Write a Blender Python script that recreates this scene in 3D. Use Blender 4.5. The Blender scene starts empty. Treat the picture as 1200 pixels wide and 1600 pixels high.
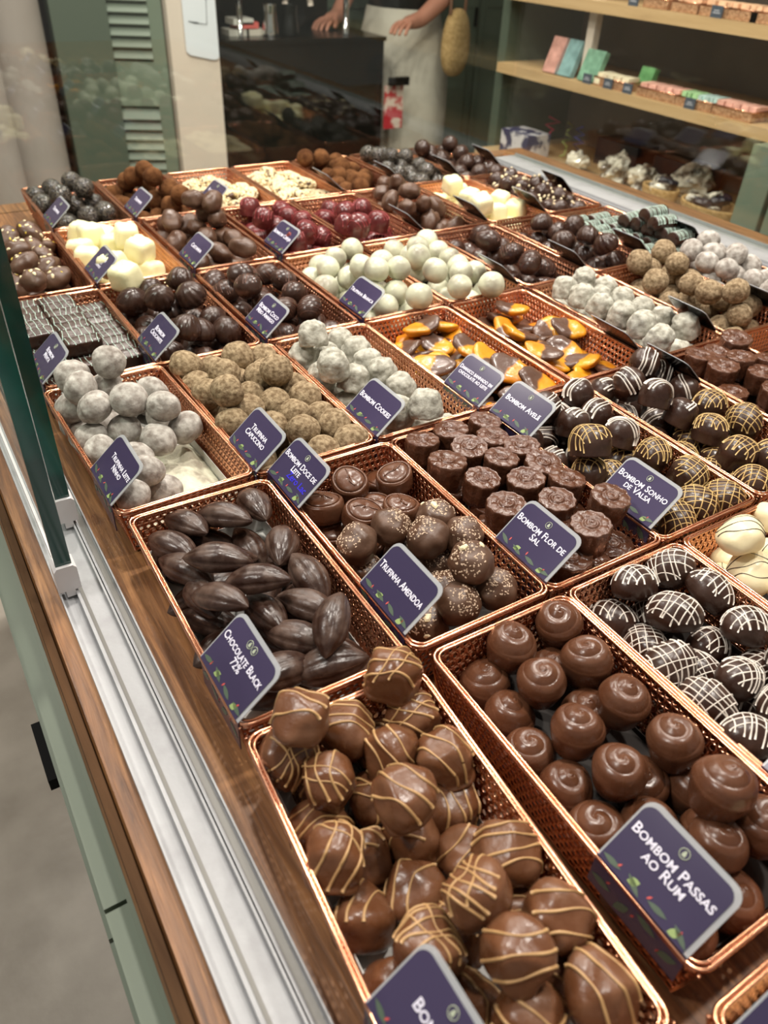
import bpy, math, random
from math import pi, sin, cos
from mathutils import Vector, Matrix, noise
from mathutils.bvhtree import BVHTree
S = bpy.context.scene
COL = S.collection
# ------------------------------------------------------------------ camera
RC = [(0.85114062, -0.52314687, 0.04332441), (-0.29187969, -0.54024082, -0.78926935), (0.43630941, 0.65913369, -0.61251685)]
CP = Vector((-0.0839, -0.0391, 0.3908)); FP = 1202.0
cam = bpy.data.cameras.new('camera'); co = bpy.data.objects.new('camera', cam); COL.objects.link(co)
M3 = Matrix((RC[0], [-a for a in RC[1]], [-a for a in RC[2]])).transposed()
co.matrix_world = Matrix.Translation(CP) @ M3.to_4x4()
cam.sensor_fit = 'HORIZONTAL'; cam.sensor_width = 36; cam.lens = 36 * FP / 1200; cam.clip_start = .02
cam.dof.use_dof = True; cam.dof.focus_distance = .66; cam.dof.aperture_fstop = 10.5
S.camera = co
S.view_settings.view_transform = 'Standard'; S.view_settings.look = 'None'
S.view_settings.gamma = 1; S.view_settings.exposure = 0.0
try: S.view_settings.use_curve_mapping = False
except Exception: pass
# ------------------------------------------------------------------ light
wd = bpy.data.worlds.new('room_light'); S.world = wd; wd.use_nodes = True
wd.node_tree.nodes['Background'].inputs[0].default_value = (1.0, .93, .84, 1)
wd.node_tree.nodes['Background'].inputs[1].default_value = .27
def area(loc, size, power, col=(1, .93, .84), target=None, shape='DISK'):
    l = bpy.data.lights.new('ceiling_lamp', 'AREA'); l.shape = shape; l.size = size; l.energy = power; l.color = col
    if shape == 'RECTANGLE': l.size, l.size_y = size; 
    o = bpy.data.objects.new('ceiling_lamp', l); COL.objects.link(o); o.location = loc
    d = (Vector(target) - Vector(loc)) if target else Vector((0, 0, -1))
    o.rotation_euler = d.to_track_quat('-Z', 'Y').to_euler(); return o
for x, y, p in ((.25, .75, 8), (.95, 1.0, 8), (-.15, 1.75, 7), (.5, 1.9, 8), (1.2, 2.0, 6), (.55, .1, 7), (1.4, .3, 6)):
    area((x, y, 1.35), .085, p*1.45)
area((.5, 2.6, 1.6), .5, 14, target=(.9, 3.2, .1))
area((1.45, 1.5, 1.5), .25, 12, target=(1.95, 1.4, 0))
area((-.9, .6, 1.6), .3, 17, (1, .95, .88), target=(-.3, .5, -.95))
# ------------------------------------------------------------------ helpers
def at(px, py, z=0., x=None, y=None):
    d = Vector(RC[0]) * ((px - 600) / FP) + Vector(RC[1]) * ((py - 800) / FP) + Vector(RC[2])
    if x is not None: s = (x - CP.x) / d.x
    elif y is not None: s = (y - CP.y) / d.y
    else: s = (z - CP.z) / d.z
    return CP + d * s
class MB:
    def __init__(s): s.v = []; s.f = []; s.m = []; s.sm = []
    def add(s, vs, fs, m=0, smooth=True):
        o = len(s.v); s.v += [tuple(v) for v in vs]
        for f in fs: s.f.append([i + o for i in f]); s.m.append(m); s.sm.append(smooth)
    def box(s, a, b, m=0):
        x0, y0, z0 = a; x1, y1, z1 = b
        s.add([(x0,y0,z0),(x1,y0,z0),(x1,y1,z0),(x0,y1,z0),(x0,y0,z1),(x1,y0,z1),(x1,y1,z1),(x0,y1,z1)],
              [(3,2,1,0),(4,5,6,7),(0,1,5,4),(1,2,6,5),(2,3,7,6),(3,0,4,7)], m, False); return s
    def tube(s, pts, r, m=0, n=6, closed=False, cap=True):
        pts = [Vector(p) for p in pts]; k = len(pts)
        if k < 2: return s
        vs = []; up = Vector((0, 0, 1))
        for i, p in enumerate(pts):
            a = pts[i-1] if (i or closed) else p; b = pts[(i+1) % k] if (i < k-1 or closed) else p
            t = (b - a); t = t.normalized() if t.length > 1e-9 else Vector((1,0,0))
            u = up if abs(t.z) < .95 else Vector((1,0,0))
            n1 = t.cross(u).normalized(); n2 = n1.cross(t)
            rr = r(i / (k-1)) if callable(r) else r
            for j in range(n):
                q = 2*pi*j/n; vs.append(p + n1*cos(q)*rr + n2*sin(q)*rr)
        fs = []
        for i in range(k if closed else k-1):
            for j in range(n):
                a = i*n+j; b = i*n+(j+1) % n; c = ((i+1) % k)*n+(j+1) % n; d = ((i+1) % k)*n+j
                fs.append((a, b, c, d))
        if cap and not closed: fs += [tuple(range(n)), tuple(range((k-1)*n + n-1, (k-1)*n-1, -1))]
        s.add(vs, fs, m); return s
    def prism(s, poly, z0, z1, m=0, X=None):
        k = len(poly); vs = [(x, y, z0) for x, y in poly] + [(x, y, z1) for x, y in poly]
        if X: vs = [X(v) for v in vs]
        s.add(vs, [tuple(range(k-1, -1, -1)), tuple(range(k, 2*k))] + [(i, (i+1) % k, k+(i+1) % k, k+i) for i in range(k)], m, False); return s
    def lathe(s, prof, n=40, m=0, fn=None, c=(0,0,0)):
        vs = []; k = len(prof)
        for i, (r, z) in enumerate(prof):
            for j in range(n):
                q = 2*pi*j/n; rr, zz = (fn(q, i/(k-1), r, z) if fn else (r, z))
                vs.append((c[0]+rr*cos(q), c[1]+rr*sin(q), c[2]+zz))
        fs = [(i*n+j, i*n+(j+1) % n, (i+1)*n+(j+1) % n, (i+1)*n+j) for i in range(k-1) for j in range(n)]
        if prof[0][0] > 1e-6: fs.append(tuple(range(n-1, -1, -1)))
        s.add(vs, fs, m); return s
    def mesh(s, name, mats):
        me = bpy.data.meshes.new(name); me.from_pydata(s.v, [], s.f); me.update()
        for m in mats: me.materials.append(m)
        me.polygons.foreach_set('material_index', s.m); me.polygons.foreach_set('use_smooth', s.sm)
        return me
    def obj(s, name, mats, parent=None, **k):
        if not isinstance(mats, (list, tuple)): mats = [mats]
        o = bpy.data.objects.new(name, s.mesh(name, mats)); COL.objects.link(o)
        if parent: o.parent = parent
        for a, b in k.items(): o[a] = b
        return o
def empty(name, loc, label, cat, group=None, rz=0):
    o = bpy.data.objects.new(name, None); COL.objects.link(o); o.location = loc; o.rotation_euler = (0, 0, rz)
    o.empty_display_size = .02; o['label'] = label; o['category'] = cat
    if group: o['group'] = group
    return o
def link(name, me, loc, rot=None, parent=None):
    o = bpy.data.objects.new(name, me); COL.objects.link(o); o.location = loc
    if rot is not None: o.rotation_euler = rot
    if parent: o.parent = parent
    return o
def smooth_prof(pts, sub=5):
    P = [pts[0]] + list(pts) + [pts[-1]]; out = []
    for i in range(1, len(P)-2):
        for k in range(sub):
            t = k/sub; a, b, c, d = P[i-1], P[i], P[i+1], P[i+2]
            out.append(tuple(max(0, v) if j == 0 else v for j, v in enumerate(.5*((2*b[q])+(-a[q]+c[q])*t+(2*a[q]-5*b[q]+4*c[q]-d[q])*t*t+(-a[q]+3*b[q]-3*c[q]+d[q])*t**3) for q in (0, 1))))
    out.append(tuple(pts[-1])); return out
# ------------------------------------------------------------------ materials
def mat(name, col, rough=.5, metal=0., col2=None, nscale=30., fac=(.4, .6), bump=0., bscale=80., coat=0., spec=.5, sub=0., detail=4., rough2=None, aniso=None, sheen=0.):
    m = bpy.data.materials.new(name); m.use_nodes = True; nt = m.node_tree; b = nt.nodes['Principled BSDF']
    b.inputs['Base Color'].default_value = (*col, 1); b.inputs['Roughness'].default_value = rough; b.inputs['Metallic'].default_value = metal
    b.inputs['Coat Weight'].default_value = coat; b.inputs['Coat Roughness'].default_value = .12
    b.inputs['Specular IOR Level'].default_value = spec
    if sub: b.inputs['Subsurface Weight'].default_value = sub; b.inputs['Subsurface Scale'].default_value = .004
    if sheen: b.inputs['Sheen Weight'].default_value = sheen
    tc = nt.nodes.new('ShaderNodeTexCoord'); mp = nt.nodes.new('ShaderNodeMapping'); nt.links.new(tc.outputs['Object'], mp.inputs[0])
    if aniso: mp.inputs['Scale'].default_value = aniso
    oi = nt.nodes.new('ShaderNodeObjectInfo'); vm = nt.nodes.new('ShaderNodeVectorMath'); vm.operation = 'ADD'
    ml = nt.nodes.new('ShaderNodeMath'); ml.operation = 'MULTIPLY'; ml.inputs[1].default_value = 7.
    nt.links.new(oi.outputs['Random'], ml.inputs[0]); nt.links.new(mp.outputs[0], vm.inputs[0]); nt.links.new(ml.outputs[0], vm.inputs[1])
    if col2:
        n = nt.nodes.new('ShaderNodeTexNoise'); n.inputs['Scale'].default_value = nscale; n.inputs['Detail'].default_value = detail
        nt.links.new(vm.outputs[0], n.inputs['Vector'])
        r = nt.nodes.new('ShaderNodeMapRange'); r.inputs['From Min'].default_value = fac[0]; r.inputs['From Max'].default_value = fac[1]
        nt.links.new(n.outputs['Fac'], r.inputs['Value'])
        x = nt.nodes.new('ShaderNodeMix'); x.data_type = 'RGBA'; x.inputs[6].default_value = (*col, 1); x.inputs[7].default_value = (*col2, 1)
        nt.links.new(r.outputs[0], x.inputs[0]); nt.links.new(x.outputs[2], b.inputs['Base Color'])
        if rough2 is not None:
            r2 = nt.nodes.new('ShaderNodeMapRange'); r2.inputs['To Min'].default_value = rough; r2.inputs['To Max'].default_value = rough2
            nt.links.new(r.outputs[0], r2.inputs['Value']); nt.links.new(r2.outputs[0], b.inputs['Roughness'])
    if bump:
        n = nt.nodes.new('ShaderNodeTexNoise'); n.inputs['Scale'].default_value = bscale; n.inputs['Detail'].default_value = 3
        nt.links.new(vm.outputs[0], n.inputs['Vector'])
        bp = nt.nodes.new('ShaderNodeBump'); bp.inputs['Strength'].default_value = 1; bp.inputs['Distance'].default_value = bump
        nt.links.new(n.outputs['Fac'], bp.inputs['Height']); nt.links.new(bp.outputs[0], b.inputs['Normal'])
    return m
MILK = mat('milk_chocolate', (.125, .047, .019), .27, col2=(.19, .088, .045), nscale=55, fac=(.45, .75), bump=.0005, bscale=160, rough2=.42)
MILKD = mat('rose_milk_chocolate', (.092, .034, .016), .25, col2=(.135, .058, .03), nscale=60, fac=(.4, .8), bump=.0003, bscale=200, rough2=.38)
DARK = mat('dark_chocolate', (.032, .0135, .0085), .26, col2=(.06, .03, .02), nscale=60, fac=(.4, .75), bump=.0004, bscale=150, rough2=.4)
POD = mat('bitter_chocolate', (.032, .014, .009), .28, col2=(.12, .075, .055), nscale=85, fac=(.42, .8), bump=.0005, bscale=180, rough2=.5)
FLOW = mat('flower_chocolate', (.08, .03, .015), .2, col2=(.14, .065, .04), nscale=110, fac=(.45, .8), bump=.001, bscale=220, rough2=.45)
NUTC = mat('almond_chocolate', (.075, .034, .018), .34, col2=(.12, .065, .04), nscale=60, fac=(.4, .7), bump=.0006, bscale=120, rough2=.55)
TAN = mat('caramel_icing', (.47, .28, .12), .4); WHT = mat('white_icing', (.75, .68, .6), .4); GOLD = mat('golden_icing', (.56, .38, .15), .42)
MINT = mat('mint_icing', (.52, .72, .62), .45); REDI = mat('red_icing', (.3, .035, .04), .4); LINE = mat('brown_icing', (.12, .045, .025), .35); DLINE = mat('dark_icing', (.03, .012, .01), .35)
GREY = mat('milk_powder_coat', (.22, .19, .165), .95, col2=(.56, .535, .49), nscale=130, fac=(.33, .72), bump=.0012, bscale=170, spec=.15, detail=8)
BROWNP = mat('cappuccino_powder_coat', (.15, .1, .055), .95, col2=(.38, .29, .18), nscale=230, fac=(.36, .66), bump=.0016, bscale=240, spec=.15, detail=8)
COOKP = mat('cookie_powder_coat', (.24, .225, .18), .95, col2=(.5, .49, .42), nscale=150, fac=(.3, .62), bump=.0016, bscale=150, spec=.15, detail=8)
COCOA = mat('cocoa_coat', (.075, .03, .012), 1, col2=(.17, .075, .03), nscale=70, fac=(.35, .65), bump=.0012, bscale=250, spec=.1, detail=7)
SPRK = mat('sprinkle_coat', (.02, .014, .01), .16, col2=(.09, .075, .055), nscale=260, fac=(.45, .6), bump=.003, bscale=420, coat=.6)
MARB = mat('marbled_white_chocolate', (.6, .61, .45), .33, col2=(.25, .22, .17), nscale=30, fac=(.47, .74), bump=.0006, bscale=90, detail=2)
CREAM = mat('white_chocolate', (.82, .72, .46), .35, col2=(.72, .58, .32), nscale=40, fac=(.5, .9), bump=.0004, bscale=90)
YELL = mat('passionfruit_chocolate', (.87, .82, .5), .4, col2=(.8, .7, .35), nscale=50, fac=(.5, .9), bump=.0005, bscale=110)
CHER = mat('cherry_chocolate', (.085, .014, .014), .24, col2=(.18, .04, .035), nscale=60, fac=(.45, .8), bump=.0004, bscale=150)
FLAK = mat('almond_flakes', (.62, .5, .26), .55, col2=(.4, .28, .12), nscale=90, fac=(.4, .7))
CHIPW = mat('nut_chip', (.78, .66, .42), .5); CHIPY = mat('yellow_chip', (.8, .6, .08), .5); SALT = mat('nut_crumbs', (.6, .45, .32), .6)
ORNG = mat('apricot_flesh', (.62, .21, .008), .32, col2=(.64, .32, .015), nscale=30, fac=(.4, .7), bump=.0012, bscale=90, coat=.2)
def apricot_mat():
    m = ORNG.copy(); m.name = 'dipped_apricot'; nt = m.node_tree; b = nt.nodes['Principled BSDF']
    src = b.inputs['Base Color'].links[0].from_socket
    tc = [n for n in nt.nodes if n.type == 'TEX_COORD'][0]; sx = nt.nodes.new('ShaderNodeSeparateXYZ'); nt.links.new(tc.outputs['Object'], sx.inputs[0])
    n = nt.nodes.new('ShaderNodeTexNoise'); n.inputs['Scale'].default_value = 60; nt.links.new(tc.outputs['Object'], n.inputs['Vector'])
    a = nt.nodes.new('ShaderNodeMath'); a.operation = 'MULTIPLY_ADD'; a.inputs[1].default_value = .014; nt.links.new(n.outputs['Fac'], a.inputs[0]); nt.links.new(sx.outputs['X'], a.inputs[2])
    r = nt.nodes.new('ShaderNodeMapRange'); r.inputs['From Min'].default_value = .0055; r.inputs['From Max'].default_value = .0095; nt.links.new(a.outputs[0], r.inputs['Value'])
    x = nt.nodes.new('ShaderNodeMix'); x.data_type = 'RGBA'; x.inputs[7].default_value = (.095, .047, .03, 1)
    nt.links.new(r.outputs[0], x.inputs[0]); nt.links.new(src, x.inputs[6]); nt.links.new(x.outputs[2], b.inputs['Base Color']); return m
APR = apricot_mat()
COP = mat('rose_copper', (.86, .43, .27), .2, 1., col2=(.78, .36, .2), nscale=60, fac=(.4, .6))
COPB = mat('copper_sheet', (.5, .24, .14), .35, 1.)
LINW = mat('clear_tray', (.66, .65, .62), .3, col2=(.5, .49, .46), nscale=25); LIND = mat('shade_liner', (.02, .014, .011), .7)  # dark liner colour stands in for shade in the gaps between chocolates
POWD = mat('spilled_milk_powder', (.72, .7, .55), .95, col2=(.35, .31, .24), nscale=50, fac=(.45, .65), bump=.004, bscale=70)
NAVY = mat('navy_print', (.036, .027, .068), .22, col2=(.048, .037, .086), nscale=8, coat=.25); BLACK = mat('card_back', (.004, .004, .005), .2)
INK = mat('silver_lettering', (.8, .78, .9), .35); INKB = mat('blue_pen', (.03, .02, .6), .4); EMB = mat('emblem_ink', (.4, .45, .33), .5)
LEAF = mat('printed_leaf', (.075, .11, .075), .4); LEAFB = mat('printed_bud', (.28, .38, .14), .4); PETAL = mat('printed_petal', (.55, .08, .07), .4)
SILV = mat('aluminium', (.37, .375, .385), .5, .1, col2=(.31, .31, .32), nscale=40, fac=(.5, .75), bump=.0002, bscale=200)
SILVD = mat('aluminium_groove', (.2, .195, .18), .5, .3)
PLAS = mat('white_plastic', (.7, .68, .68), .4)
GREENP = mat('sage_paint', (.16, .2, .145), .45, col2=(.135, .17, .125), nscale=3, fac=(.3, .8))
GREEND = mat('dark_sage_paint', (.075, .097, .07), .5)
CREAMP = mat('cream_paint', (.72, .62, .52), .6, col2=(.66, .56, .47), nscale=2.5, fac=(.3, .8))
PINKG = mat('grey_plaster', (.3, .255, .225), .65, col2=(.38, .33, .3), nscale=4, fac=(.3, .7))
BLK = mat('black_enamel', (.006, .006, .005), .25); CHR = mat('chrome', (.8, .8, .78), .12, 1.)
PAPER = mat('white_paper', (.75, .78, .82), .6); CLOTH = mat('white_cotton', (.56, .52, .43), .85, col2=(.48, .44, .36), nscale=9, bump=.004, bscale=14)
SKIN = mat('skin', (.45, .2, .13), .5, sub=.05); HAIR = mat('dark_hair', (.015, .01, .008), .5); RED = mat('red_print_cloth', (.5, .02, .03), .8, col2=(.75, .6, .5), nscale=22, fac=(.45, .55))
STRAW = mat('woven_straw', (.5, .33, .14), .8, col2=(.35, .22, .08), nscale=90, bump=.003, bscale=180)
def wood_mat(name, c1, c2, c3, sc=(1, 1, 1), rough=.45):
    m = bpy.data.materials.new(name); m.use_nodes = True; nt = m.node_tree; b = nt.nodes['Principled BSDF']; b.inputs['Roughness'].default_value = rough
    tc = nt.nodes.new('ShaderNodeTexCoord'); mp = nt.nodes.new('ShaderNodeMapping'); mp.inputs['Scale'].default_value = sc; nt.links.new(tc.outputs['Object'], mp.inputs[0])
    n = nt.nodes.new('ShaderNodeTexNoise'); n.inputs['Scale'].default_value = 1; n.inputs['Detail'].default_value = 8; n.inputs['Roughness'].default_value = .65; n.inputs['Distortion'].default_value = .6
    nt.links.new(mp.outputs[0], n.inputs['Vector'])
    cr = nt.nodes.new('ShaderNodeValToRGB'); e = cr.color_ramp.elements; e[0].position = .3; e[0].color = (*c1, 1); e[1].position = .72; e[1].color = (*c3, 1)
    k = cr.color_ramp.elements.new(.5); k.color = (*c2, 1); nt.links.new(n.outputs['Fac'], cr.inputs[0]); nt.links.new(cr.outputs[0], b.inputs['Base Color'])
    bp = nt.nodes.new('ShaderNodeBump'); bp.inputs['Distance'].default_value = .0006; nt.links.new(n.outputs['Fac'], bp.inputs['Height']); nt.links.new(bp.outputs[0], b.inputs['Normal'])
    return m
WOOD = wood_mat('walnut_stained_wood', (.075, .03, .011), (.215, .095, .034), (.43, .21, .08), (170, 9, 170))
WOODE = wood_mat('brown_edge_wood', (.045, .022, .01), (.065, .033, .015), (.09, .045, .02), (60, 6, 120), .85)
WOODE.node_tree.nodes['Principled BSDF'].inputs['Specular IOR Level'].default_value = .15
SHELF = wood_mat('oak_shelf', (.42, .27, .13), (.5, .33, .16), (.56, .38, .2), (30, 3, 30))
CONC = mat('polished_concrete', (.27, .235, .19), .4, col2=(.52, .47, .4), nscale=5, fac=(.3, .7), detail=9, bump=.0006, bscale=60)
def glass_mat(name, tint, f0=.04, edge=False):
    m = bpy.data.materials.new(name); m.use_nodes = True; nt = m.node_tree; nt.nodes.clear()
    o = nt.nodes.new('ShaderNodeOutputMaterial'); t = nt.nodes.new('ShaderNodeBsdfTransparent'); t.inputs[0].default_value = (*tint, 1)
    g = nt.nodes.new('ShaderNodeBsdfGlossy'); g.inputs['Roughness'].default_value = .01; g.inputs[0].default_value = (1, 1, 1, 1)
    fr = nt.nodes.new('ShaderNodeFresnel'); gm = nt.nodes.new('ShaderNodeNewGeometry'); mr = nt.nodes.new('ShaderNodeMapRange'); mr.inputs['To Min'].default_value = 1.5; mr.inputs['To Max'].default_value = 1/1.5; nt.links.new(gm.outputs['Backfacing'], mr.inputs['Value']); nt.links.new(mr.outputs[0], fr.inputs['IOR']); x = nt.nodes.new('ShaderNodeMixShader')
    nt.links.new(fr.outputs[0], x.inputs[0]); nt.links.new(t.outputs[0], x.inputs[1]); nt.links.new(g.outputs[0], x.inputs[2]); nt.links.new(x.outputs[0], o.inputs[0]); return m
GLASS = glass_mat('clear_glass', (.93, .96, .94)); ACR = None
GEDGE = mat('green_glass_edge', (.0, .045, .035), .08, col2=(.0, .11, .085), nscale=14, fac=(.45, .7), coat=.6)
ACR = mat('acrylic', (.5, .52, .54), .15, coat=.5); ACR.node_tree.nodes['Principled BSDF'].inputs['Alpha'].default_value = .62
# ------------------------------------------------------------------ the counter (setting)
RW = .0168
def struct(o): o['kind'] = 'structure'; return o
struct(MB().box((-6, -3, -1.0), (7, 7, -.95)).obj('floor', CONC))
MATTE = mat('matt_black', (.006, .006, .006), .8, spec=.15)
cab = empty('display_counter', (.6, .5, -.95), 'long sage green counter with walnut stained top under the copper baskets', 'counter')
def loc(o, p): o.location = -Vector(p.location) if p else (0, 0, 0); return o
m = MB().box((-.069, -.6, -.088), (1.30, 1.53, -.05)); 
m.v = [((x-.010) if (x < 0 and z < -.06) else x, y, z) for x, y, z in m.v]
loc(m.obj('wooden_top', WOOD, cab), cab)
loc(MB().box((-.0765, -.6, -.0885), (-.0705, 1.53, -.053)).obj('edge_strip', WOODE, cab), cab).location += Vector((-.0008, 0, 0))
loc(MB().box((-.082, -.6, -.95), (1.27, 1.5, -.0885)).obj('cabinet_body', GREENP, cab), cab)
for i, (y0, y1) in enumerate(((-.6, -.24), (-.237, .225), (.228, .7), (.703, 1.16), (1.163, 1.5))):
    x = -.0955
    d = loc(MB().box((x-.0035, y0, -.5), (-.082, y1, -.131)).obj('drawer_front', GREENP, cab), cab)
    loc(MB().box((x, y0, -.127), (-.082, y1, -.095)).obj('fascia_strip', GREENP, cab), cab)
    loc(MB().box((x-.0065, y0, -.93), (-.082, y1, -.503)).obj('lower_drawer_front', GREENP, cab), cab)
    ym = (y0+y1)/2 - .065
    h = MB().box((x-.0105, ym-.03, -.152), (x-.0035, ym+.03, -.14)).obj('drawer_handle', MATTE, d)
# rails
def rail(x0, x1, name, label):
    w = x1-x0; r = empty(name, (x0, .4, -.05), label, 'rail')
    MB().box((0, -1, 0), (w, 1.07, .002)).obj('base_plate', SILV, r)
    for a, b, h in ((0, .0012, .007), (.012, .0142, .0085), (.031, .0325, .0075), (.0335, .0345, .007), (w-.0012, w, .007)):
        MB().box((a, -1, .002), (b, 1.07, h)).obj('track_ridge', SILV, r)
    for a, b in ((.0152, .0178), (w-.0068, w-.0022)):
        MB().box((a, -1, .0018), (b, 1.07, .0023)).obj('track_groove', SILVD, r)
rail(-.056, -.013, 'sliding_door_rail', 'white aluminium double track along the left wooden edge, flecked with crumbs')
rail(1.125, 1.235, 'window_rail', 'pale aluminium track under the far right glass pane')
for x, y, nm in ((-.0275, .545, 'inner sliding glass pane nearer the baskets, with white end cap'), (-.0475, .458, 'outer sliding glass pane with green edge and white end cap by the track')):
    g = empty('sliding_glass_pane', (x, y, -.048), nm, 'glass door', 'sliding panes on the left track')
    MB().box((-.004, .004, .02), (.004, .9, .40)).obj('glass_sheet', GLASS, g)
    MB().box((-.006, .0, .02), (.006, .004, .40)).obj('polished_edge', GEDGE, g)
    MB().box((-.0052, .004, .02), (-.0040, .9, .026)).obj('bottom_trim', PLAS, g)
    c = MB(); poly = [(-.0085, .013), (-.0035, .013), (-.0035, .007), (.0035, .007), (.0035, .013), (.0085, .013), (.0085, .034), (.006, .037), (-.006, .037), (-.0085, .034)]
    c.prism([(p[0], p[1]) for p in poly], -.003, .014, 0, lambda v: (v[0], v[2], v[1]-.004)); c.obj('end_cap', PLAS, g)
def pane(name, a, b, label):
    o = MB().box(a, b).obj(name, GLASS); o['label'] = label; o['category'] = 'glass pane'; return o
pane('glass_panel', (1.205, -.6, -.043), (1.211, 1.475, .5), 'large clear glass pane standing on the right side of the counter')
pane('glass_panel', (-.02, 1.476, -.05), (1.204, 1.482, .5), 'clear glass pane closing the rear end of the counter, reflecting the chocolates')
# ------------------------------------------------------------------ copper basket
BWX, BWY = .1225, .232
def basket_meshes():
    H, ins, lip = .046, .008, .0012
    m = MB()
    def wall(p0, p1, q0, q1, n):   # p top edge, q bottom edge
        p0, p1, q0, q1 = map(Vector, (p0, p1, q0, q1)); rows = 7
        nrm = (p1-p0).cross(q0-p0).normalized()
        ring = [(0,0),(.5,0),(1,0),(1,.5),(1,1),(.5,1),(0,1),(0,.5)]
        def P(u, v, h): 
            a = p0.lerp(p1, u); b = q0.lerp(q1, u); return a.lerp(b, v) + nrm*h
        for j in range(rows):
            off = .5*(j % 2)
            for i in range(-1, n):
                u0, u1 = max(0, (i+off)/n), min(1, (i+1+off)/n)
                if u1-u0 < .2/n: continue
                v0, v1 = j/rows, (j+1)/rows; vs = []
                for (a, b) in ring: vs.append(P(u0+(u1-u0)*a, v0+(v1-v0)*b, 0))
                for sc, h in ((.80, .0011), (.58, 0)):
                    for k, (a, b) in enumerate(ring):
                        s2 = sc*(.74 if k % 2 == 0 else 1.04)
                        vs.append(P(u0+(u1-u0)*(.5+(a-.5)*s2), v0+(v1-v0)*(.5+(b-.5)*s2), h))
                fs = []
                for r in range(2):
                    for k in range(8): fs.append((r*8+k, r*8+(k+1) % 8, r*8+8+(k+1) % 8, r*8+8+k))
                m.add(vs, fs, 0)
    x0, x1, y0, y1 = .0015, BWX-.0015, .0015, BWY-.0015
    T = [(x0,y0,0),(x1,y0,0),(x1,y1,0),(x0,y1,0)]; B = [(x0+ins,y0+ins,-H),(x1-ins,y0+ins,-H),(x1-ins,y1-ins,-H),(x0+ins,y1-ins,-H)]
    for k in range(4): wall(T[k], T[(k+1) % 4], B[k], B[(k+1) % 4], 19 if k % 2 == 0 else 37)
    for k in range(4): m.tube([T[k], B[k]], .0011, 0, 6)
    wallm = m.mesh('filigree_wall', [COP])
    r = MB(); pth = []; cr = .009
    for cx, cy, a0 in ((BWX-cr, cr, -pi/2), (BWX-cr, BWY-cr, 0), (cr, BWY-cr, pi/2), (cr, cr, pi)):
        for k in range(6): a = a0 + k/5*pi/2; pth.append((cx+cos(a)*cr, cy+sin(a)*cr, 0))
    def inset(p, d, z): 
        cxx, cyy = BWX/2, BWY/2; sx = 1-d/cxx; sy = 1-d/cyy
        return (cxx+(p[0]-cxx)*sx, cyy+(p[1]-cyy)*sy, z)
    r.tube([inset(p, .0008, .0004) for p in pth], .00135, 0, 8, True)
    r.tube([inset(p, .0032, .0006) for p in pth], .0010, 0, 8, True)
    r.tube([inset(p, .0012, -.0028) for p in pth], .0009, 0, 6, True)
    # small beads between the rim wires
    for p, q in zip(pth, pth[1:]+pth[:1]):
        p, q = Vector(inset(p, .002, .0004)), Vector(inset(q, .002, .0004)); L = (q-p).length; n = int(L/.0028)
        for k in range(n):
            c = p.lerp(q, (k+.5)/n); d = (q-p).normalized()*.0008; r.tube([c-d, c, c+d], lambda t: .0004+.0006*sin(pi*t), 0, 5)
    rim = r.mesh('wire_rim', [COP])
    b = MB(); b.box((x0+ins, y0+ins, -H-.001), (x1-ins, y1-ins, -H)); base = b.mesh('base_plate', [COPB])
    def liner(mm, h):
        l = MB(); e = .0015; l.box((x0+ins+e, y0+ins+e, -H+.0003), (x1-ins-e, y1-ins-e, -H+.0012))
        for a, bb in (((x0+ins+e, y0+ins+e), (x0+ins+e+.0006, y1-ins-e)), ((x1-ins-e-.0006, y0+ins+e), (x1-ins-e, y1-ins-e)), ((x0+ins+e, y0+ins+e), (x1-ins-e, y0+ins+e+.0006)), ((x0+ins+e, y1-ins-e-.0006), (x1-ins-e, y1-ins-e))):
            l.box((*a, -H), (*bb, -H+h))
        return l.mesh('tray_liner', [mm])
    return wallm, rim, base, liner(LINW, .016), liner(LIND, .006)
BM = basket_meshes()
ROWN = {'0': 'front', 'a': 'nearest full', 'b': 'second', 'c': 'third', 'd': 'fourth', 'e': 'fifth', 'f': 'rearmost'}
COLN = ['', 'first', 'second', 'third', 'fourth', 'fifth', 'sixth', 'seventh', 'eighth']
XS = {'0': [0, -.003, .127, .256, .38, .505], 'a': [0, -.0085, .1365, .261, .385, .510, .635], 'b': [0, .005, .1325, .2535, .372, .498, .625, .752, .878],
      'c': [0, .0035, .1235, .2465, .366, .495, .627, .757, .884], 'd': [0, .0, .114, .243, .371, .499, .628, .757, .884],
      'e': [0, -.006, .118, .248, .378, .504, .630, .757, .884], 'f': [0, -.006, .118, .243, .368, .494, .622, .752, .880]}
YS = {'0': -.240, 'a': .003, 'b': .240, 'c': .4775, 'd': .714, 'e': .957, 'f': 1.197}
baskets = {}; RZ = {'1a': -.06, '1b': -.01, '1c': .035, '1d': .02, '2c': .006, '2a': -.01}
def g2l(k, x, y): bx, by, a = baskets[k]; x -= bx; y -= by; return x*cos(a)+y*sin(a), -x*sin(a)+y*cos(a)
def l2g(k, x, y): bx, by, a = baskets[k]; return bx+x*cos(a)-y*sin(a), by+x*sin(a)+y*cos(a)
def basket(key, desc, white=0):
    c, r = int(key[0]), key[1]; x, y = XS[r][c], YS[r]
    pl = '%s row, %s from left track' % (ROWN[r], COLN[c])
    e = empty('copper_basket', (x, y, 0), 'copper basket of %s, %s' % (desc, pl), 'basket', 'rose copper baskets on the counter')
    for nm, me in (('filigree_wall', BM[0]), ('wire_rim', BM[1]), ('base_plate', BM[2]), ('tray_liner', BM[3] if white else BM[4])): link(nm, me, (0,0,0), None, e)
    rz = RZ.get(key, 0); e.rotation_euler.z = rz
    baskets[key] = (x, y, rz); return e
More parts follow.
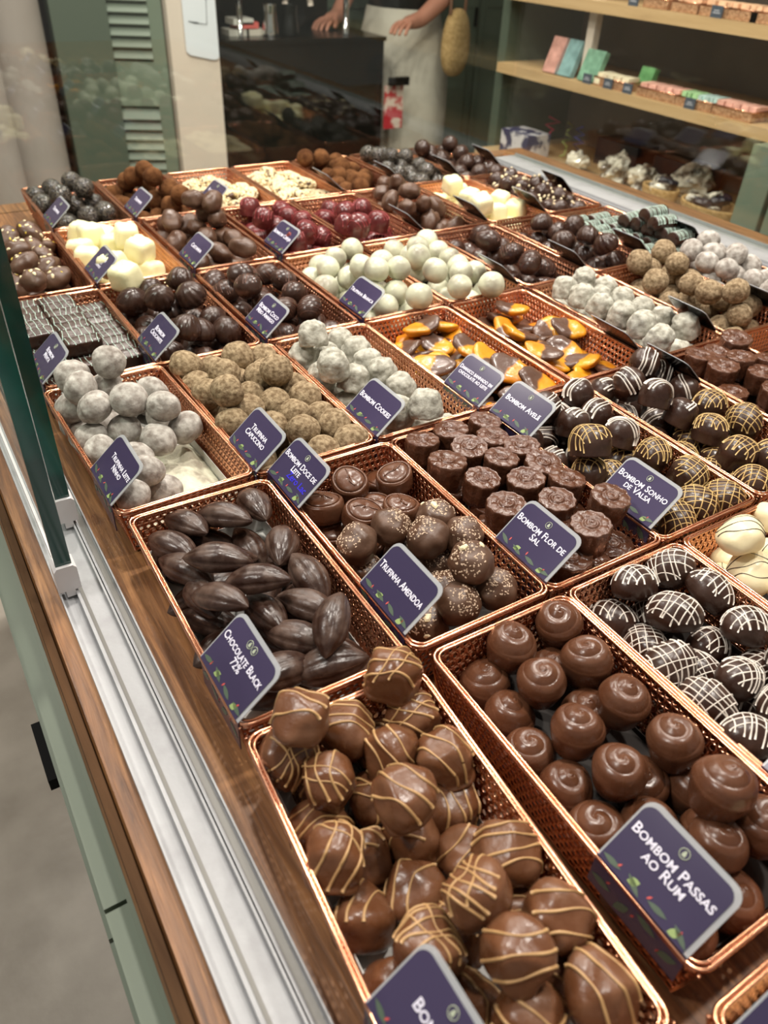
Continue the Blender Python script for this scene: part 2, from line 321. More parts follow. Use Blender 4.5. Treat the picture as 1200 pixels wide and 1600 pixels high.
# ------------------------------------------------------------------ chocolate shapes (unit radius 1, scaled by RW)
def nz(v, k, seed): return noise.noise(Vector(v)*k + Vector((seed*3.1, seed*1.7, seed*5.3)))
def fin(m, name, mats, s=RW):
    m.v = [(x*s, y*s, z*s) for x, y, z in m.v]; return m.mesh(name, mats)
def lumpy(m, amp, k, seed):
    out = []
    for v in m.v: f = 1 + amp*nz(v, k, seed); out.append((v[0]*f, v[1]*f, v[2]*f))
    m.v = out
def bvh(m): return BVHTree.FromPolygons([Vector(v) for v in m.v], m.f)
def drizzle(m, tree, path, r, mi, tilt=(0, 0), blob=True):
    """icing poured from above along a path in plan"""
    d = Vector((tilt[0], tilt[1], -1)).normalized(); run = []
    def flush():
        if len(run) > 2: m.tube([p for p in run], (lambda t: r*(1+.25*sin(9*t)) if .03 < t < .97 else r*(1.5 if blob else .8)), mi, 6)
        run.clear()
    for (x, y) in path:
        h, n, _, _ = tree.ray_cast(Vector((x, y, 0)) - d*3, d)
        if h is None or h.z < -.62: flush()
        else:
            q = h + n*r*.25
            if run and (q-run[-1]).length > .35: flush()
            run.append(q)
    flush()
def stripes(m, tree, rnd, n, r, mi, ang=0, tilt=(0, 0), wob=.05, span=.85, pair=0.):
    ca, sa = cos(ang), sin(ang)
    for i in range(n):
        s = -span + 2*span*(i+.5)/n + rnd.uniform(-.06, .06); ph = rnd.uniform(0, 6); k = rnd.uniform(-.12, .12)
        for off in ((0, pair) if pair else (0,)):
            pts = []
            for t in range(57):
                y = -1.4 + 2.8*t/56; x = s + off + wob*sin(3*y+ph) + k*y
                pts.append((x*ca-y*sa, x*sa+y*ca))
            drizzle(m, tree, pts, r, mi, tilt)
def chips(m, tree, rnd, n, size, mi, zmin=.2, spread=1., flat=.5):
    for _ in range(n):
        a, b = rnd.uniform(0, 2*pi), rnd.uniform(zmin, 1); d = Vector((cos(a)*math.sqrt(1-b*b)*spread, sin(a)*math.sqrt(1-b*b)*spread, b)).normalized()
        h, nn, _, _ = tree.ray_cast(d*3, -d)
        if h is None: continue
        q = nn.to_track_quat('Z', 'Y').to_matrix() @ Matrix.Rotation(rnd.uniform(0, 6), 3, 'Z'); s = size*rnd.uniform(.6, 1.3)
        vs = []; pr = ((1, .1), (.55, 1), (-.3, .8), (-1, .2), (-.6, -.8), (.4, -.9))
        for z, k in ((-.3, 1), (.25, 1), (.6, .55)):
            for x, y in pr: vs.append(h + q @ Vector((x*s*k, y*s*.62*k, z*s*flat*1.3)))
        m.add(vs, [(i, (i+1) % 6, 6+(i+1) % 6, 6+i) for i in range(6)] + [(6+i, 6+(i+1) % 6, 12+(i+1) % 6, 12+i) for i in range(6)] + [tuple(range(12, 18))], mi, False)
def ellip(sx, sy, sz, flat=None, p=2., nu=36, nv=24, fn=None):
    m = MB(); vs = []
    for i in range(nv+1):
        f = pi*i/nv
        for j in range(nu):
            q = 2*pi*j/nu; d = (sin(f)*cos(q), sin(f)*sin(q), -cos(f))
            L = (abs(d[0])**p + abs(d[1])**p + abs(d[2])**p)**(-1/p); x, y, z = d[0]*L*sx, d[1]*L*sy, d[2]*L*sz
            if fn: x, y, z = fn(x, y, z)
            if flat is not None and z < flat: z = flat + (z-flat)*.06
            vs.append((x, y, z))
    m.add(vs, [(i*nu+j, i*nu+(j+1) % nu, (i+1)*nu+(j+1) % nu, (i+1)*nu+j) for i in range(nv) for j in range(nu)]); return m
DOME = smooth_prof([(0, -.78), (.8, -.78), (.93, -.74), (.95, -.64), (.97, -.35), (1.0, -.05), (.95, .3), (.76, .66), (.42, .87), (0, .93)])
def k_stripe(s):
    r = random.Random(s); m = MB(); P = [(0, -.78), (.82, -.78), (1.03, -.72), (1.04, -.62), (.98, -.5), (1.03, -.1), (1.0, .2), (.84, .58), (.5, .84), (0, .92)]
    if s % 2: m.lathe(smooth_prof(P), 44)
    else: m = ellip(1.06, .98, .9, flat=-.72, p=2.7)
    lumpy(m, .17, 1.35, s)
    for _ in range(3):
        d = Vector((r.uniform(-1, 1), r.uniform(-1, 1), r.uniform(-.3, .9))).normalized(); c = r.uniform(.78, .88); out = []
        for v in m.v:
            v = Vector(v); k = v.dot(d)
            if k > c: v -= d*(k-c)*.8
            out.append(tuple(v))
        m.v = out
    t = bvh(m)
    stripes(m, t, r, r.choice((3, 4, 5)), .042, 1, r.uniform(0, 3), (r.uniform(-.5, .5), r.uniform(-.5, .5)), .07, .8)
    if s % 3 == 0: stripes(m, t, r, 2, .032, 1, r.uniform(0, 3), (0, 0), .12, .4)
    return fin(m, 'striped_bonbon', [MILK, TAN])
def k_rose(s):
    r = random.Random(s)
    def fn(q, t, rr, z):
        w = max(0, min(1, (z-.18)/.25)); g = abs(((rr*1.9 + q/(2*pi) + s*.3) % 1) - .5)*2
        return rr*(1+.012*sin(3*q+s)), z + w*.09*(g**.6 - .6)*(1 if rr > .08 else .4) + (.04*cos(q+s)*w)
    P = smooth_prof([(0, -.95), (.70, -.95), (.80, -.9), (.9, -.55), (1.0, -.15), (1.03, .08), (1.0, .2)], 5)[:-1] + smooth_prof([(1.0, .2), (.95, .33), (.82, .55), (.6, .74), (.35, .85), (.12, .92), (0, .95)], 12)
    m = MB(); m.lathe(P, 64, 0, fn); lumpy(m, .03, 1.2, s); return fin(m, 'rose_swirl_bonbon', [MILKD])
def k_grid(s):
    r = random.Random(s); m = ellip(1.18, .92, .92, flat=-.5); lumpy(m, .06, 1.4, s); t = bvh(m); a = r.uniform(0, 3); tl = (r.uniform(-.25, .25), r.uniform(-.25, .25))
    stripes(m, t, r, 7, .027, 1, a, tl, .04, .95); stripes(m, t, r, 5, .027, 1, a+pi/2, tl, .03, .9)
    return fin(m, 'lattice_bonbon', [DARK, WHT])
def k_pod(s):
    r = random.Random(s); nu, nv = 56, 40; vs = []; m = MB()
    for i in range(nv+1):
        u = -1 + 2*i/nv; w = (max(0, 1-abs(u)**1.9))**.82
        for j in range(nu):
            q = 2*pi*j/nu; c = cos(q); rid = 1 + .1*abs(sin(3.5*q))**.6 - .06
            y = .78*w*cos(q)*rid; z = .72*w*sin(q)*rid
            if z < -.18: z = -.18 + (z+.18)*.12
            vs.append((u*1.62, y + .05*sin(u*2+s), z + .05*(1-u*u)))
    m.add(vs, [(i*nu+j, (i+1)*nu+j, (i+1)*nu+(j+1) % nu, i*nu+(j+1) % nu) for i in range(nv) for j in range(nu)]); lumpy(m, .05, 1.2, s)
    return fin(m, 'cocoa_pod_chocolate', [POD])
def k_puck(s):
    def fn(q, t, rr, z): return rr, z + (.03*sin(2*q+s) if z > .3 else 0)
    P = smooth_prof([(0, -.6), (.82, -.6), (.94, -.52), (1, -.3), (1.0, .1), (.97, .3), (.9, .4), (.83, .4), (.8, .34), (.77, .34), (.74, .43), (.55, .52), (.25, .56), (0, .57)], 5)
    m = MB(); m.lathe(P, 48, 0, fn); m.v = [(x*1.06, y*.92, z) for x, y, z in m.v]; t = bvh(m)
    drizzle(m, t, [(-.6+1.2*i/20, .1*sin(i*.25)) for i in range(21)], .035, 0); lumpy(m, .03, 1.5, s)
    return fin(m, 'oval_bonbon', [MILKD])
def k_amen(s):
    r = random.Random(s); m = ellip(1, 1, .95); lumpy(m, .13, 1.8, s); t = bvh(m)
    chips(m, t, r, 110, .05, 1, r.choice((.6, .75, .85))); 
    if s % 3 == 0: chips(m, t, r, 2, .2, 2, .5)
    return fin(m, 'almond_truffle', [NUTC, SALT, CHIPW])
def k_flower(s):
    def fn(q, t, rr, z):
        side = 1+.035*cos(11*q) if rr > .8 else 1
        w = 1 if z > .55 and rr < .9 else 0
        pet = .05*abs(cos(4*q+s))*math.exp(-((rr-.62)/.2)**2)*w; ring = .07*math.exp(-((rr-.3)/.07)**2)*w - .05*math.exp(-((rr-.44)/.06)**2)*w; kn = .07*math.exp(-(rr/.12)**2)*w
        return rr*side, z+pet+ring+kn
    P = [(0, -.85), (.84, -.85), (.9, -.8), (.93, -.4), (.96, 0), (.98, .4), (1.0, .6), (.99, .7), (.94, .74)] + [(.94*(1-i/26), .72) for i in range(1, 26)] + [(0, .76)]
    m = MB(); m.lathe(P, 66, 0, fn); lumpy(m, .035, 1.5, s); return fin(m, 'flower_top_bonbon', [FLOW])
def k_wdome(s):
    r = random.Random(s); m = MB(); m.lathe(DOME, 40); lumpy(m, .04, 1.2, s); t = bvh(m)
    stripes(m, t, r, r.choice((1, 2, 2)), .045, 1, r.uniform(0, 3), (r.uniform(-.5, .5), r.uniform(-.5, .5)), .05, .6, .2)
    return fin(m, 'white_striped_bonbon', [DARK, WHT])
def k_gold(s):
    r = random.Random(s); m = MB(); m.lathe(DOME, 40); m.v = [(x*1.12, y*.98, z) for x, y, z in m.v]; lumpy(m, .05, 1.2, s); t = bvh(m); a = r.uniform(0, 3); tl = (r.uniform(-.4, .4), r.uniform(-.4, .4))
    stripes(m, t, r, 7, .028, 1, a, tl, .04, .95); stripes(m, t, r, 5, .028, 1, a+pi/2, tl, .04, .9); return fin(m, 'gold_lattice_bonbon', [DARK, GOLD])
def k_ball(name, mt, amp=.06, k=1.6, sx=1., sz=.95):
    def f(s): m = ellip(sx, 1, sz); lumpy(m, amp, k, s); lumpy(m, amp*.35, 5, s+9); return fin(m, name, [mt])
    return f
def k_cook(s):
    P = smooth_prof([(0, -.8), (.8, -.8), (.97, -.7), (1, -.35), (.93, .1), (.82, .5), (.55, .78), (.2, .9), (0, .9)]); m = MB(); m.lathe(P, 36); lumpy(m, .12, 2.0, s); lumpy(m, .04, 6, s); return fin(m, 'cookie_bonbon', [COOKP])
def k_cube(s):
    m = ellip(.98, .98, .9, p=5); m.v = [(x*(1-.07*z), y*(1-.07*z), z + (.04*sin(9*x)*sin(9*y) if z > .7 else 0)) for x, y, z in m.v]; lumpy(m, .05, 1.3, s); return fin(m, 'square_white_bonbon', [YELL])
def k_croc(s):
    def fn(x, y, z):
        q = math.atan2(y, x); w = math.sqrt(x*x+y*y); e = 1 + .075*abs(sin(6*q+1.2*z))*min(1, w*1.6); tip = 1.0 if z < .2 else 1+.22*(z-.2)
        return x*e, y*e, z*tip
    m = ellip(1.08, .95, .92, flat=-.6, nu=72, nv=28, fn=fn); lumpy(m, .06, 1.3, s); return fin(m, 'ribbed_shell_bonbon', [DARK])
def k_coco(s):
    r = random.Random(s); m = ellip(1.15, .92, .9); lumpy(m, .06, 1.3, s); t = bvh(m); stripes(m, t, r, 7, .018, 1, r.uniform(0, 3), (0, 0), .03, .9); return fin(m, 'pinstriped_bonbon', [DARK, LINE])
def k_nut(s):
    m = ellip(1.2, .86, .82); lumpy(m, .16, 1.5, s); return fin(m, 'chocolate_coated_nut', [NUTC])
def k_pebble(s):
    r = random.Random(s); m = ellip(1.25, .95, .8); lumpy(m, .15, 1.5, s); t = bvh(m); chips(m, t, r, 5, .17, 1, .3); chips(m, t, r, 2, .15, 2, .3); return fin(m, 'nut_studded_chocolate', [NUTC, CHIPW, CHIPY])
def k_cherry(s):
    r = random.Random(s); m = MB(); m.lathe(DOME, 36); lumpy(m, .04, 1.2, s); t = bvh(m); stripes(m, t, r, 6, .022, 1, r.uniform(0, 3), (.2, 0), .03, .9); return fin(m, 'cherry_bonbon', [CHER, REDI])
def k_flake(s):
    r = random.Random(s); m = ellip(1.0, .95, .5); lumpy(m, .2, 1.6, s); t = bvh(m); chips(m, t, r, 80, .23, 1, -.3, 1, .7); chips(m, t, r, 40, .2, 2, -.2, 1, .7); return fin(m, 'almond_flake_cluster', [NUTC, CHIPW, FLAK])
def k_hazel(s):
    r = random.Random(s); m = ellip(1.0, 1, .95); lumpy(m, .13, 1.7, s); t = bvh(m); chips(m, t, r, 6, .2, 1, -.1, 1, 1.1); return fin(m, 'popped_grain_truffle', [DARK, CHIPW])
def k_apr(s):
    m = ellip(1.45, 1.12, .46, fn=lambda x, y, z: (x, y, z - .22*math.exp(-(x*x+y*y)*2.2)*(1 if z > 0 else -.2) + .12*x*x)); lumpy(m, .16, 1.6, s); return fin(m, 'dipped_apricot_half', [APR])
def k_cream(s):
    r = random.Random(s); m = ellip(1.2, 1, .85, flat=-.55); lumpy(m, .12, 1.4, s); t = bvh(m); stripes(m, t, r, 3, .02, 1, r.uniform(0, 3), (0, .3), .15, .7); return fin(m, 'white_chocolate_bonbon', [CREAM, DLINE])
def k_bar(s):
    r = random.Random(s); m = ellip(1.18, .54, .5, p=9, nu=40, nv=20); lumpy(m, .02, 2, s); t = bvh(m); stripes(m, t, r, 6, .019, 1, r.uniform(-.12, .12), (0, 0), .05, 1.2); return fin(m, 'drizzled_bar', [DARK, MINT])
def k_log(s):
    r = random.Random(s); m = MB(); n = 32; vs = []; X = [-1.3, -1.3, -1.26, -.6, 0, .6, 1.26, 1.3, 1.3]; Rr = [.0, .63, .71, .72, .72, .72, .71, .63, 0]
    for x, rr in zip(X, Rr):
        for j in range(n): q = 2*pi*j/n; vs.append((x, cos(q)*rr, max(-.45, sin(q)*rr)))
    m.add(vs, [(i*n+j, (i+1)*n+j, (i+1)*n+(j+1) % n, i*n+(j+1) % n) for i in range(len(X)-1) for j in range(n)]); t = bvh(m)
    stripes(m, t, r, 13, .024, 1, 0, (0, 0), .03, 1.2); return fin(m, 'drizzled_log', [DARK, MINT])
KIND = {  # builder, look, category, half height, tilt
 'S': (k_stripe, 'tan striped milk chocolate dome', 'bonbon', .5), 'R': (k_rose, 'rose swirl milk chocolate', 'bonbon', .16),
 'G': (k_grid, 'white latticed dark bonbon', 'bonbon', .45), 'P': (k_pod, 'dark cocoa pod chocolate', 'chocolate', .3),
 'U': (k_puck, 'oval glossy chocolate bonbon', 'bonbon', .2), 'A': (k_amen, 'crumb topped chocolate truffle', 'truffle', .6),
 'F': (k_flower, 'flower embossed round chocolate', 'bonbon', .1), 'W': (k_wdome, 'white striped dark dome', 'bonbon', .45),
 'O': (k_gold, 'gold latticed dark dome', 'bonbon', .4), 'L': (k_ball('powdered_milk_truffle', GREY, .08, 1.3, 1.0, .86), 'milk powder dusted truffle', 'truffle', .9),
 'C': (k_ball('cappuccino_truffle', BROWNP, .07, 1.5, 1.04, .96), 'beige dusted cappuccino truffle', 'truffle', .9), 'K': (k_cook, 'pale grey dusted cookie bonbon', 'bonbon', .3),
 'Y': (k_cube, 'square pale yellow bonbon', 'bonbon', .2), 'X': (k_croc, 'dark ribbed shell bonbon', 'bonbon', .5),
 'D': (k_coco, 'finely striped dark oval', 'bonbon', .6), 'N': (k_nut, 'matt chocolate coated nut', 'chocolate', .9),
 'E': (k_pebble, 'nut studded chocolate pebble', 'chocolate', .5), 'H': (k_cherry, 'dark red cherry bonbon', 'bonbon', .3),
 'T': (k_flake, 'almond flake cluster', 'chocolate', .4), 'J': (k_hazel, 'dark truffle with grains', 'truffle', .8),
 'M': (k_ball('marbled_white_truffle', MARB, .05, 1.4), 'marbled white chocolate truffle', 'truffle', .9), 'Q': (k_apr, 'chocolate dipped apricot half', 'dried fruit', .45),
 'Z': (k_cream, 'dark lined white bonbon', 'bonbon', .4), 'B': (k_bar, 'mint drizzled dark bar', 'chocolate', 0),
 'I': (k_log, 'mint lined dark log', 'chocolate', 0), 'V': (k_ball('glittering_truffle', SPRK, .04), 'sprinkle coated dark truffle', 'truffle', .9),
 'c': (k_ball('cocoa_truffle', COCOA, .06), 'cocoa rolled brown truffle', 'truffle', .9), 'd': (k_ball('smooth_dark_truffle', DARK, .06), 'smooth dark chocolate ball', 'truffle', .8)}
NVAR = {'S': 6, 'G': 4, 'R': 3, 'W': 4, 'O': 4, 'P': 3}
_proto = {}
def proto(k, i):
    n = NVAR.get(k, 3); i %= n
    if (k, i) not in _proto: _proto[(k, i)] = KIND[k][0](i*7+ord(k) % 5+1)
    return _proto[(k, i)]
ZONE = {(0,0): 'near left', (1,0): 'near middle', (2,0): 'near right', (0,1): 'left side', (1,1): 'centre', (2,1): 'right side', (0,2): 'far left', (1,2): 'far middle', (2,2): 'far right'}
# flat, deliberately unstacked kinds: smaller vertical radius used when packing
VR = {'P': .62, 'Q': .45, 'T': .5, 'B': .5, 'I': .6, 'E': .82, 'N': .85, 'U': .62, 'F': .85}
LV = {0: -.0295, 1: -.006, 2: .015, 3: .032}
ORD = ['first', 'second', 'third', 'fourth', 'fifth', 'sixth', 'seventh', 'eighth', 'ninth', 'tenth', 'eleventh']
TIER = {'0': 'front', 'a': 'nearest', 'b': 'second', 'c': 'third', 'd': 'fourth', 'e': 'fifth', 'f': 'rearmost'}
def fill(key, desc, spec='', base='', n0=60, top=None, white=0, card=True, seed=0, zlim=-.018):
    """spec: 'K:px py lvl;...' chocolates seen in the photograph; base: kinds packed underneath; top(u,v): height the heap may reach"""
    basket(key, desc, white); rnd = random.Random(seed*31+sum(map(ord, key)))
    items = []; kd = None
    for tok in spec.split(';'):
        tok = tok.strip()
        if not tok: continue
        if ':' in tok: kd, tok = tok.split(':')
        a = tok.split(); lv = int(a[2]) if len(a) > 2 else 1; ang = float(a[3]) if len(a) > 3 else None
        vr = VR.get(kd, 1); z = LV[lv] if vr > .7 or lv == 0 else LV[lv] + .0
        p = at(float(a[0]), float(a[1]), z); th = None
        if ang is not None: q = at(float(a[0])+8*cos(math.radians(ang)), float(a[1])+8*sin(math.radians(ang)), z) - p; th = math.atan2(q.y, q.x)
        items.append([*g2l(key, p.x, p.y), p.z, kd, th, 1])
    def bound(it):
        mrg = .0165 + max(0, (-it[2]))*.16 + {'S': .002, 'P': .005, 'X': .002, 'N': .002, 'E': .002, 'Q': .004, 'O': .0015}.get(it[3], 0)
        if it[2] < .006: it[0] = min(max(it[0], mrg), BWX-mrg); it[1] = min(max(it[1], mrg), BWY-mrg)
        it[2] = max(it[2], -.0445 + RW*VR.get(it[3], .95)*.92)
    for _ in range(24):
        for i in range(len(items)):
            for j in range(i):
                a, b = items[i], items[j]; va, vb = VR.get(a[3], 1), VR.get(b[3], 1); vz = (va+vb)/2
                d = Vector((a[0]-b[0], a[1]-b[1], (a[2]-b[2])/vz)); L = d.length or 1e-5; D = 2*RW*.93
                if L < D:
                    d = d/L*(D-L)*.35; d.z *= 1.5*vz
                    a[0] += d.x*.7; a[1] += d.y*.7; a[2] += d.z; b[0] -= d.x*.7; b[1] -= d.y*.7; b[2] -= d.z
        for it in items: bound(it)
    if base:
        for k in range(n0):
            best = None
            for t in range(26):
                x, y = rnd.uniform(.0225, BWX-.0225), rnd.uniform(.0225, BWY-.0225); kd = base[int(len(base)*min(.999, y/BWY))] if len(base) > 1 and top is None else rnd.choice(base) if top is None else base[0]
                vr = VR.get(kd, .95); z = -.0445 + RW*vr*.95; ok = True
                for _ in range(6):
                    hit = 0
                    for it in items:
                        v2 = (vr+VR.get(it[3], .95))/2; dx, dy = x-it[0], y-it[1]; h2 = (2*RW*.90)**2-dx*dx-dy*dy
                        if h2 > 0:
                            h = math.sqrt(h2)*v2
                            if abs(z-it[2]) < h*.97: z = it[2]+h; hit = 1
                    if not hit: break
                lim = top(x/BWX, y/BWY) if top else zlim
                if hit or z > lim: continue
                if best is None or z < best[2]: best = [x, y, z, kd, None, 0]
            if best: items.append(best)
    if not items: return
    rows = {}
    for it in items: rows.setdefault((it[2] < -.02, min(7, int(it[1]/BWY*8))), []).append(it)
    for (low, k), lst in rows.items():
        for n_, it in enumerate(sorted(lst, key=lambda i: i[0])): it.append('%s%s row, %s from left' % ('buried ' if low else '', ORD[k], ORD[n_]))
    for it in items:
        x, y, z, kd, th, _, pos = it; v = rnd.randrange(99); me = proto(kd, v); K = KIND[kd]; tl = K[3]
        if z > 0: tl *= 1.15
        rot = (rnd.uniform(-tl, tl), rnd.uniform(-tl, tl), th if th is not None else rnd.uniform(0, 2*pi))
        if kd == 'P' and th is None: rot = (rot[0], rot[1], rnd.uniform(-.9, .9))
        nm = me.name.split('.')[0]; o = link(nm, me, (*l2g(key, x, y), z), None); o.rotation_euler = rot; s = rnd.uniform(.95, 1.05)
        o.scale = (s, s, s)
        o['label'] = '%s, %s, %s basket, %s tier' % (K[1], pos, COLN[int(key[0])], TIER[key[1]]); o['category'] = K[2]
        o['group'] = '%ss of the %s basket in the %s tier' % (nm.replace('_', ' '), COLN[int(key[0])], TIER[key[1]])
def mound(cx, cy, h, s=.35, lo=-.005):
    return lambda u, v: lo + (h-lo)*math.exp(-(((u-cx)/s)**2+((v-cy)/s)**2))
# ------------------------------------------------------------------ the baskets, nearest row first
fill('1a', 'tan striped milk chocolate domes', 'S:618 1056 2;534 1109 1;451 1150 1;406 1185 0;596 1161 1;661 1112 1;699 1180 1;511 1229 1;635 1244 2;661 1310 0;738 1255 0;474 1300 0;526 1334 1;590 1338 0;564 1435 0;650 1394 0;712 1330 0;806 1327 1;747 1394 2;889 1432 1;806 1492 2;672 1485 1;952 1545 1;825 1590 1;740 1585 0;400 1130 0;700 1445 0;870 1520 0', 'S', 30, white=1)
fill('2a', 'milk chocolate rose swirls', 'R:861 963 1;797 1006 1;724 1033 0;917 1030 1;846 1064 1;975 1094 1;778 1098 0;902 1139 1;823 1165 0;968 1204 1;1052 1165 1;881 1228 0;1129 1232 2;1046 1229 0;1110 1190 0;941 1290 0;1125 1312 1;1189 1290 1;1010 1270 0', 'R', 30)
fill('3a', 'dark bonbons latticed with white icing', 'G:922 936 0;984 912 1;1042 886 1;1108 925 1;1050 962 1;979 985 0;1166 981 1;1106 1011 0;1044 1041 1;1106 1101 1;1159 1064 1;1165 1150 1;1194 1112 0;1240 1040 1;1220 1100 1', 'G', 34)
fill('4a', 'white chocolate bonbons with dark lines', 'Z:1116 866 0;1158 850 2;1190 800 1;1178 900 1;1140 905 0;1205 870 1;1220 920 1', 'Z', 30)
fill('20', 'white chocolate bonbons', '', 'Z', 40, top=lambda u, v: -.012)
fill('1b', 'dark cocoa pods', 'P:240 849 1 30;285 828 1 30;342 808 1 15;341 875 2 5;266 897 1 25;390 860 0 50;440 852 1 95;393 792 1 55;401 909 2 8;289 946 1 60;345 939 2 25;416 960 1 45;489 907 1 50;520 975 2 -75;465 1000 1 20;480 950 1 20;555 1012 0 35;455 1045 1 -25;512 1058 1 -8;330 975 0 10;425 1000 0 30;560 985 0 50;440 1080 0 -15;320 840 0 10;470 880 0 60', 'P', 40, white=1, zlim=-.02)
fill('2b', 'oval bonbons and crumbed truffles', 'U:530 721 0;571 732 0;547 757 1;616 747 1;504 791 1;567 804 1;629 796 1;595 772 0;519 834 0;A:680 811 1;560 860 1;618 834 1;674 845 1;719 839 1;736 882 2;770 880 0;774 920 1;717 943 1;684 880 0;571 895 0;668 975 0;640 870 0;700 920 0', 'AU', 34)
fill('3b', 'round chocolates embossed with flowers', 'F:659 703 1;693 677 1;747 669 1;731 708 1;697 738 1;789 696 1;781 729 1;751 763 1;710 772 0;789 804 1;853 714 1;821 763 1;889 752 1;868 795 1;949 791 2;921 835 2;975 855 0;889 885 1;830 700 1;760 800 0;640 700 0;900 800 0;930 900 0', 'F', 30)
fill('4b', 'white striped and gold latticed domes', 'W:891 624 1;894 661 1;932 646 1;969 686 1;848 684 0;O:921 698 2;922 732 1;971 725 0;1020 714 1;1084 740 1;1087 789 1;1132 777 1;1065 819 1;953 745 0;1010 760 0;1000 800 0;W:930 612 1;865 640 1', 'OW', 34)
fill('5b', 'white striped and gold latticed domes', 'W:941 612 1;984 599 2;1007 567 2;1046 579 1;1024 616 2;1074 607 1;979 635 0;1065 650 1;1026 661 0;O:1076 687 0;1110 672 1;1125 627 1;1159 665 1;1121 717 0;1164 710 1;1196 714 1;1177 755 1;1196 669 0', 'OW', 34)
fill('6b', 'round chocolates embossed with flowers', 'F:1084 562 1;1114 540 1;1159 538 1;1151 563 1;1192 556 1;1131 581 1;1181 587 1;1166 606 0;1192 520 1;1210 620 1', 'F', 30)
fill('1c', 'grey milk powder truffles', 'L:115 598 2;173 585 2;125 620 2;175 613 1;150 642 2;202 637 2;90 622 0;103 645 1;237 603 0;240 620 1;255 638 2;287 665 1;248 687 1;187 672 1;120 662 0;142 684 1;147 706 1;213 692 0;227 740 1;207 772 1;257 768 0;270 640 0;205 605 0;215 720 1;185 650 0', 'L', 0, white=1)
fill('2c', 'beige cappuccino truffles', 'C:285 578 1;327 573 1;363 562 1;367 583 1;298 600 1;337 597 1;313 620 1;357 623 2;330 640 0;348 665 1;399 551 1;404 569 1;395 590 1;432 582 2;399 614 1;462 607 1;431 629 1;474 627 1;504 644 1;468 661 1;436 671 1;524 667 1;479 682 1;440 697 0;545 686 1;507 701 1;417 721 0;380 650 1;395 690 0;450 720 0;365 690 0', 'C', 34)
fill('3c', 'pale grey cookie bonbons', 'K:486 536 2;530 530 1;470 565 1;552 545 1;524 575 2;573 564 1;494 592 1;549 599 1;594 582 1;521 614 0;626 605 1;620 650 1;665 631 2;690 637 0;609 680 0;650 665 0;500 555 1;580 620 0;480 600 0;545 630 0', 'K', 34)
fill('4c', 'apricots dipped in chocolate', 'Q:615 520 0 0;660 512 1 -10;700 503 0 200;717 520 0 160;677 538 0 10;650 555 0 20;677 572 1 10;703 557 0 30;733 545 1 210;767 565 1 30;793 577 1 200;790 600 0 20;623 540 0 180;840 600 1 190;650 590 0;720 590 0;700 530 0 170;820 620 0 100', 'Q', 26)
fill('5c', 'apricots dipped in chocolate', 'Q:743 488 0 200;773 480 0 170;800 483 1 190;827 487 0 10;793 510 0 30;810 523 1 0;837 530 0 10;837 507 0 170;890 513 1 180;847 550 1 10;867 545 0 200;887 573 0 20;920 575 0 10;920 592 0 0;910 545 0 190;760 507 0 160;780 540 0;865 600 0 180;830 575 0', 'Q', 26)
fill('6c', 'pale grey cookie bonbons', 'K:883 450 2;913 435 2;910 463 2;939 477 2;960 455 1;972 460 1;945 462 1;972 489 2;1008 480 1;1003 506 2;1044 494 1;1032 528 2;1068 518 1;859 468 0;888 480 0;918 495 0;942 507 0;996 533 0;1062 545 0;1095 533 0;890 430 0', 'K', 30)
fill('7c', 'beige cappuccino truffles', 'C:969 423 0;985 434 0;1017 414 1;1000 425 1;1005 440 0;1024 440 2;1053 435 1;1074 425 1;1081 444 2;1105 434 1;1107 456 2;1048 458 0;1149 465 2;1101 482 0;1128 495 0;1152 491 1;1135 512 0;1158 509 0;1122 480 0;1050 474 0;1179 503 0;1180 480 0', 'C', 30)
fill('8c', 'grey milk powder truffles', 'L:1080 391 2;1107 382 2;1135 384 1;1119 396 2;1158 403 1;1107 411 2;1134 420 2;1086 411 0;1056 409 0;1155 429 1;1179 423 1;1182 438 1;1197 432 1;1145 400 2;1200 450 1;1165 450 0', 'L', 30)
fill('2d', 'dark ribbed shell bonbons', 'X:235 456 1;250 468 2;280 445 1;299 463 2;209 479 1;215 503 0;268 486 1;291 515 2;333 500 1;349 521 1;368 535 0;321 478 0;319 542 0;272 556 0;317 526 1;240 500 0;345 470 0;300 560 0', 'X', 30)
fill('3d', 'dark finely striped ovals', 'D:335 442 1;349 461 1;377 435 2;391 456 2;366 472 0;373 488 0;419 430 1;440 437 1;443 486 1;461 458 1;483 487 1;470 470 0;410 480 1;520 503 0;447 523 0;490 520 0;400 510 0', 'D', 30)
fill('4d', 'marbled white truffles', 'M:460 417 0;480 412 0;480 430 1;500 447 1;495 423 1;523 410 1;517 438 1;537 440 1;555 400 1;573 403 1;563 423 2;588 435 2;597 410 2;620 432 2;618 460 1;603 480 1;583 463 1;655 463 2;570 492 0;633 485 0;580 393 0;517 462 0;640 450 0;610 415 1;545 470 0', 'M', 24)
fill('5d', 'marbled white truffles', 'M:617 392 1;640 400 1;653 387 2;670 383 1;653 405 2;647 423 1;680 423 2;688 395 1;713 412 1;737 403 1;747 423 1;723 433 1;718 448 2;768 445 2;683 453 0;740 462 0;697 467 0;630 380 0;800 455 0;760 470 0', 'M', 24)
fill('6d', 'dark finely striped ovals', 'D:719 374 0;740 380 0;764 378 2;801 381 0;798 396 2;828 411 2;780 388 1;850 420 1;745 395 0;780 400 1;820 430 0', 'D', 34)
fill('7d', 'dark ribbed shell bonbons', 'X:820 353 0;847 357 1;870 363 1;897 353 2;918 370 2;947 383 2;903 389 0;835 370 0;900 402 0;923 403 0;953 405 0;810 367 0;880 380 1', 'X', 34)
